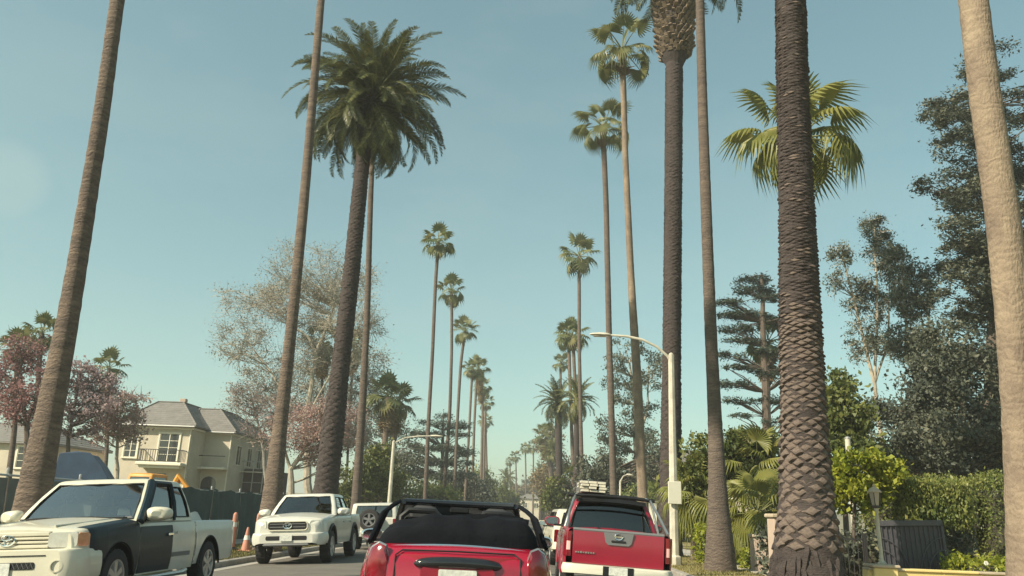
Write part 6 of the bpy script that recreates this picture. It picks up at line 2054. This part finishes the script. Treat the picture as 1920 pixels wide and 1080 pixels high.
def tarp_stack():
    t = thing('tarp_stack', 'tall blue tarp-covered stack behind the grey screens', 'tarp', (-21.1, 39, VERGE_Z), (0, 0, rad(20)))
    prof = [(-1.15, 0), (-1.1, 1.2), (-1.12, 2.4), (-1.0, 3.35), (-.3, 3.42), (.25, 3.36), (.75, 2.85), (1.12, 2.3), (1.15, 1.1), (1.22, 0)]
    rgt = random.Random(3)
    rows = [[(x + rgt.uniform(-.05, .05), y, z + (rgt.uniform(-.05, .05) if z else 0)) for x, z in prof] for y in (-1.4, -1.38, -.8, -.2, .5, 1.2)]
    n = len(prof)
    g = MB()
    g.add([p for r in rows for p in r], [tuple(range(n)), tuple((len(rows) - 1) * n + k for k in range(n))] + [(j * n + i, j * n + i + 1, (j + 1) * n + i + 1, (j + 1) * n + i) for j in range(len(rows) - 1) for i in range(n - 1)])
    g.build('tarp', M['blue_tarp'], t)
tarp_stack()

def digger():
    t = thing('mini_digger', 'orange digger hidden behind the two-tone pickup', 'digger', (-15.3, 33.0, VERGE_Z), (0, 0, rad(-12)))
    for sd in (-1, 1):
        MB().prism([(-1.1, .0), (1.1, .0), (1.35, .25), (1.2, .5), (-1.2, .5), (-1.35, .25)], sd * .75 - .2, sd * .75 + .2, 'Y').build('track', M['rubber'], t)
    MB().box((0, 0, .6), (1.2, 1.1, .25), bev=.05).build('chassis', M['black_plastic'], t)
    MB().box((-.45, 0, 1.25), (1.5, 1.5, 1.05), bev=.15).build('body', M['orange'], t, smooth=True)
    c = Cabin(1.2, 2.35, (-.62, -.55), (.62, .55), (.62, .55), rc=.08, crown=.08)
    b = c.build(t, M['orange'], [('windscreen', 'front', -.9, .9, .3, .93), ('rear_window', 'rear', -.9, .9, .3, .93), ('side_window', 'right', .05, .95, .25, .93), ('side_window', 'left', .05, .95, .25, .93)], {'': M['glass_tint']})
    MB().tube([(.6, .2, 1.0), (1.3, .2, 2.35), (1.9, .2, 1.75)], [.14, .16, .10], 8).build('boom', M['orange'], t, smooth=True)
    MB().prism([(1.65, 1.8), (2.0, 1.7), (2.15, 1.2), (1.9, .95), (1.6, 1.15)], -.1, .5, 'Y').build('bucket', M['orange'], t)
digger()

def window_part(parent, x0, x1, z0, z1, y, nx=2, nz=3, frame=.07, trim=True, axis='Y'):
    """window on a wall facing -Y: surround, pane, glazing bars"""
    cx, cz = (x0 + x1) / 2, (z0 + z1) / 2
    f = MB()
    if trim:
        f.box((cx, y - .04, z1 + .06), (x1 - x0 + .3, .10, .12))
        f.box((cx, y - .06, z0 - .05), (x1 - x0 + .34, .16, .10))
        for s, xx in ((-1, x0 - .07), (1, x1 + .07)):
            f.box((xx, y - .035, cz), (.12, .09, z1 - z0))
    w = f.build('window', M['trim_white'], parent)
    MB().box((cx, y - .012, cz), (x1 - x0, .02, z1 - z0)).build('pane', M['pane'], w)
    g = MB()
    for k in range(nx + 1):
        g.box((lerp(x0 + .02, x1 - .02, k / nx), y - .035, cz), (.05 if k in (0, nx) else .04 * (1.6 if nx % 2 == 0 and k == nx // 2 else 1), .03, z1 - z0))
    for k in range(nz + 1):
        g.box((cx, y - .038, lerp(z0 + .02, z1 - .02, k / nz)), (x1 - x0, .03, .035))
    g.build('glazing_bars', M['trim_white'], w)
    return w

def hip_roof(parent, base, top, z0, z1, mat, name='roof', eave=.14):
    (xa, xb, ya, yb), (ta, tb, tc, td) = base, top
    vs = [(xa, ya, z0), (xb, ya, z0), (xb, yb, z0), (xa, yb, z0), (ta, tc, z1), (tb, tc, z1), (tb, td, z1), (ta, td, z1)]
    vs += [(x, y, z - eave) for x, y, z in vs[:4]]
    m = MB()
    m.add(vs, [(0, 1, 5, 4), (1, 2, 6, 5), (2, 3, 7, 6), (3, 0, 4, 7), (4, 5, 6, 7), (8, 9, 1, 0), (9, 10, 2, 1), (10, 11, 3, 2), (11, 8, 0, 3), (11, 10, 9, 8)])
    r = m.build(name, mat, parent)
    for a, b in ((4, 0), (5, 1), (6, 2), (7, 3), (4, 5), (5, 6)):
        MB().tube([Vector(vs[a]) + Vector((0, 0, .02)), Vector(vs[b]) + Vector((0, 0, .02))], .07, 6).build('ridge_tiles', mat, r)
    return r

def cream_house():
    ox, oy = -30.0, 66.0
    t = thing('cream_house', 'two-storey cream house with grey hipped roof and balcony, left', 'house', (ox, oy, VERGE_Z))
    X = lambda v: v - ox
    Y = lambda v: v - oy
    MB().box((X(-30.5), Y(71), 3.55), (6.0, 10, 7.1)).build('wall', M['stucco'], t)
    MB().box((X(-26.6), Y(74.4), 3.50), (2.9, 11.2, 7.0)).build('wall', M['stucco'], t)
    MB().box((X(-30.5), Y(71), 7.14), (6.3, 10.3, .16)).build('cornice', M['trim_white'], t)
    MB().box((X(-26.6), Y(74.4), 7.04), (3.2, 11.5, .14)).build('cornice', M['trim_white'], t)
    hip_roof(t, (X(-33.9), X(-27.1), Y(65.55), Y(76.5)), (X(-32.2), X(-30.0), Y(69.2), Y(73)), 7.40, 9.65, M['slate'])
    hip_roof(t, (X(-28.6), X(-24.8), Y(68.4), Y(80.4)), (X(-29.6), X(-27.7), Y(71.8), Y(76)), 7.26, 9.45, M['slate'])
    gt = MB().tube([(X(-33.8), Y(65.5), 7.28), (X(-27.2), Y(65.5), 7.28)], .07, 6).build('gutter', M['metal_grey'], t)
    MB().tube([(X(-28.7), Y(68.33), 7.14), (X(-24.9), Y(68.33), 7.14)], .07, 6).build('gutter', M['metal_grey'], t)
    MB().tube([(X(-27.62), Y(65.94), 7.2), (X(-27.62), Y(65.94), .1)], .05, 6).build('downpipe', M['trim_white'], t)
    MB().tube([(X(-25.25), Y(68.74), 7.1), (X(-25.25), Y(68.74), .1)], .05, 6).build('downpipe', M['trim_white'], t)
    for k in range(3):
        MB().box((X(-31.6) + k * .9, Y(70.8), 9.9), (.5, .5, .55), bev=.03).build('chimney', M['stucco_pink'], t) if k == 1 else None
    # French window with balcony
    window_part(t, X(-30.1), X(-28.5), 4.45, 6.70, Y(66), 2, 4)
    window_part(t, X(-32.9), X(-31.9), 4.7, 6.3, Y(66), 2, 3)
    bal = MB().box((X(-29.5), Y(65.45), 4.22), (3.7, 1.1, .26), bev=.05)
    bal.box((X(-29.5), Y(65.55), 4.0), (3.3, .9, .2))
    bo = bal.build('balcony', M['trim_white'], t)
    for z in (4.42, 5.33):
        MB().box((X(-29.5), Y(64.98), z), (3.6, .06, .06)).build('rail', M['iron'], bo)
    bl = MB().box((0, 0, 0), (.035, .035, .88)).data('baluster', M['iron'])
    for k in range(19):
        link('baluster', bl, bo, (X(-31.2) + k * .19, Y(64.98), 4.87))
    for s in (-31.25, -27.75):
        MB().box((X(s), Y(65.48), 5.33), (.06, 1.0, .06)).build('rail', M['iron'], bo)
        for k in range(4):
            link('baluster', bl, bo, (X(s), Y(65.1) + k * .25, 4.87))
    # ground floor openings
    for x0, x1, z0, z1 in ((-30.8, -29.2, 3.25, 3.5), (-30.2, -29.3, 2.55, 2.8)):
        MB().box((X((x0 + x1) / 2), Y(65.99), (z0 + z1) / 2), (x1 - x0, .05, z1 - z0)).build('vent_slot', M['pane'], t)
    window_part(t, X(-30.2), X(-29.0), .9, 2.4, Y(66), 2, 2)
    ar = MB()
    ar.prism([(X(-27.35), .1), (X(-26.1), .1), (X(-26.1), 2.9)] + [(X(-26.725) + .625 * math.cos(rad(a)), 2.9 + .6 * math.sin(rad(a))) for a in range(20, 180, 20)] + [(X(-27.35), 2.9)], Y(68.76), Y(68.79), 'Y')
    ar.build('arched_opening', M['pane'], t)
    # windows on the street side
    for yy in (70.6, 73.4, 76.2):
        sw = MB()
        sw.box((X(-25.13), Y(yy), 5.4), (.05, 1.1, 1.7))
        w = sw.build('window', M['trim_white'], t)
        MB().box((X(-25.10), Y(yy), 5.4), (.03, .95, 1.55)).build('pane', M['pane'], w)
        MB().box((X(-25.075), Y(yy), 5.4), (.03, .05, 1.55)).build('glazing_bar', M['trim_white'], w)
    MB().box((X(-26.65), Y(68.35), 4.15), (2.8, .8, .18), bev=.03).build('balcony', M['trim_white'], t)
    MB().box((X(-26.65), Y(67.98), 5.15), (2.7, .05, .06)).build('rail', M['iron'], t.children[-1])
    # dark unfinished annex with scaffold
    ax = MB()
    ax.box((X(-24.15), Y(76), 2.2), (1.9, 7, 4.4))
    ax.build('annex', M['wood_dark'], t)
    for xx in (-25.0, -24.1, -23.2):
        MB().tube([(X(xx), Y(71.9), 0), (X(xx), Y(71.9), 5.2)], .045, 6).build('scaffold_pole', M['metal_grey'], t)
    for z in (2.3, 4.1):
        MB().box((X(-24.1), Y(71.95), z), (2.2, .7, .07)).build('scaffold_board', M['trim_white'], t)
        MB().tube([(X(-25.2), Y(71.82), z + .9), (X(-23.0), Y(71.82), z + .9)], .035, 6).build('scaffold_rail', M['metal_grey'], t)
cream_house()

def far_house(label, loc, sx, sy, h, rh, wins, wall='stucco'):
    t = thing('house', label, 'house', loc)
    MB().box((0, sy / 2, h / 2), (sx, sy, h)).build('wall', M[wall], t)
    hip_roof(t, (-sx / 2 - .4, sx / 2 + .4, -.4, sy + .4), (-sx * .2, sx * .2, sy * .4, sy * .6), h + .15, h + rh, M['slate'])
    for x0, x1, z0, z1 in wins:
        window_part(t, x0, x1, z0, z1, 0, 2, 3)
far_house('cream house behind the red-leafed tree at far left', (-41.5, 62, VERGE_Z), 9, 9, 5.2, 1.8, [(-3.6, -2.3, 3.4, 5.0), (-.6, .7, 3.4, 5.0), (2.4, 3.7, 3.4, 5.0), (-.6, .7, .6, 2.2)])
far_house('small pale house on the slope at the street end', (1.5, 250, VERGE_Z), 7, 6, 6.0, 1.4, [(-2.4, -1.0, 3.4, 4.8), (1.0, 2.4, 3.4, 4.8)])
far_house('white house glimpsed behind shrubs right of the red pickup', (17.0, 78, VERGE_Z), 12, 9, 6.2, 1.9, [(-4.6, -3.2, 3.6, 5.2), (-1.5, -.1, 3.6, 5.2), (2.0, 3.4, 3.6, 5.2)])

# right-hand garden: yellow wall, lamp, gate, iron fence, pillars
def yellow_wall():
    t = thing('garden_wall', 'low pale yellow garden wall in the right corner', 'wall', (9.4, 18.0, VERGE_Z))
    MB().box((3.1, 0, .25), (10.6, .26, .56), bev=.01).build('wall_face', M['yellow_wall'], t)
    for k in range(14):
        MB().box((-1.81 + k * .765, 0, .555), (.755, .34, .05), bev=.012).build('coping_stone', M['yellow_wall'] if k % 3 else M['stone_cap'], t)
    MB().box((-1.85, -.02, .27), (.50, .42, .64), bev=.02).build('pier', M['yellow_wall'], t)
    MB().box((-1.85, -.02, .62), (.58, .50, .06), bev=.015).build('pier_cap', M['stone_cap'], t)
yellow_wall()
def garden_lamp():
    t = thing('garden_lamp', 'weathered lantern on a slim post standing on the yellow wall pier', 'lamp', (7.57, 17.98, VERGE_Z + .65), (0, rad(-1.5), 0))
    MB().lathe([(.09, 0), (.09, .03), (.05, .06), (.04, .12), (.034, 1.08), (.045, 1.10), (.05, 1.14)], 12, 'Z').build('post', M['pole'], t, smooth=True)
    MB().lathe([(.05, 1.14), (.11, 1.17), (.11, 1.19), (.085, 1.20)], 6, 'Z').build('gallery', M['iron'], t)
    gl = MB().lathe([(.085, 1.20), (.125, 1.47)], 6, 'Z').build('lantern', M['frost'], t)
    for k in range(6):
        a = 2 * math.pi * k / 6
        MB().tube([(.088 * math.cos(a), .088 * math.sin(a), 1.20), (.128 * math.cos(a), .128 * math.sin(a), 1.47)], .009, 4).build('lantern_bar', M['iron'], gl)
    MB().lathe([(.155, 1.47), (.16, 1.49), (.07, 1.57), (.03, 1.59), (.028, 1.63), (.001, 1.66)], 6, 'Z').build('lantern_roof', M['stone_cap'], t)
garden_lamp()
def mesh_gate():
    t = thing('driveway_gate', 'dark grey mesh driveway gate with a heavy top bar', 'gate', (9.02, 19.6, VERGE_Z), (0, rad(-2.5), 0))
    fr = MB()
    fr.box((0, 0, 1.52), (1.52, .06, .13), bev=.01)
    fr.box((0, 0, .14), (1.52, .05, .08), bev=.01)
    for x in (-.74, .74):
        fr.box((x, 0, .82), (.06, .06, 1.34), bev=.01)
    fr.build('gate_frame', M['gate'], t)
    for k in range(13):
        MB().box((-.66 + k * .11, 0, .82), (.018, .018, 1.28)).build('gate_bar', M['gate'], t)
    sc = MB()
    for s in (1, -1):
        for rr in (.45, .62):
            sc.tube([(s * (.72 - rr * math.cos(a)), -.02, .2 + rr * 1.6 * math.sin(a)) for a in [math.pi / 2 * k / 8 for k in range(9)]], .014, 5)
    sc.build('scroll', M['gate'], t)
    MB().box((0, .03, .82), (1.46, .008, 1.3)).build('mesh_panel', M['gate'], t)
mesh_gate()
def iron_fence():
    t = thing('iron_fence', 'black iron railing under the yellow-green shrub', 'fence', (6.6, 20.4, VERGE_Z))
    for z in (.15, 1.1):
        MB().box((.75, 0, z), (1.6, .035, .04)).build('rail', M['iron'], t)
    for k in range(14):
        MB().tube([(k * .12, 0, .02), (k * .12, 0, 1.22), (k * .12, 0, 1.3)], [.011, .011, .002], 5).build('picket', M['iron'], t)
    for x in (-.1, 1.62):
        MB().box((x, 0, .6), (.07, .07, 1.3)).build('post', M['iron'], t)
iron_fence()
def pillar(label, loc, w, h, mat='stucco_pink'):
    t = thing('gate_pillar', label, 'pillar', loc, group='garden pillars')
    MB().box((0, 0, h / 2 - .03), (w, w, h), bev=.015).build('shaft', M[mat], t)
    MB().box((0, 0, h + .02), (w + .1, w + .1, .09), bev=.02).build('cap', M['stone_cap'], t)
pillar('beige pillar half hidden left of the scaly trunk foot', (6.02, 19.6, VERGE_Z), .56, 1.55)
pillar('cream pillar seen past the red pickup rack', (6.9, 46, VERGE_Z), .6, 2.3, 'trim_white')
pillar('tan brick pillar behind the slender trunk foot', (7.15, 25.6, VERGE_Z), .5, 1.0)
t = thing('utility_post', 'pale timber post standing above the yellow-green shrub', 'post', (11.75, 30, VERGE_Z))
MB().tube([(0, 0, -.05), (0, 0, 4.5)], [.12, .10], 10).build('shaft', M['pole'], t, smooth=True)
MB().lathe([(.115, 4.5), (.115, 4.54), (.001, 4.6)], 10, 'Z').build('cap', M['metal_grey'], t)
fl = thing('flower_cluster', 'white blossoms on the low shrub by the yellow wall', 'flowers', (10.6, 18.6, VERGE_Z))
rgf_ = random.Random(9)
for k in range(7):
    b = MB()
    for j in range(6):
        a = j * math.pi / 3
        b.box((.03 * math.cos(a), 0, .03 * math.sin(a)), (.035, .012, .035), ry=a)
    b.build('blossom', M['flower'], fl, loc=(rgf_.uniform(-.9, 1.0), rgf_.uniform(-.2, .0), rgf_.uniform(.72, .86)))

# ------------------------------------------------------------------ the air: light haze
def haze():
    b = MB().box((0, 1400, 17), (5200, 3600, 36))
    o = b.build('haze', [])
    m = bpy.data.materials.new('haze')
    m.use_nodes = True
    n = m.node_tree.nodes
    n.remove(n['Principled BSDF'])
    v = n.new('ShaderNodeVolumePrincipled')
    v.inputs['Color'].default_value = (0.92, 0.94, 0.90, 1)
    v.inputs['Density'].default_value = HAZE
    v.inputs['Anisotropy'].default_value = 0.2
    m.node_tree.links.new(v.outputs[0], n['Material Output'].inputs['Volume'])
    o.data.materials.append(m)
    o['kind'] = 'stuff'
    o['label'] = 'thin pale haze filling the street'
    o['category'] = 'haze'
HAZE = 0.0010
if HAZE > 0:
    haze()
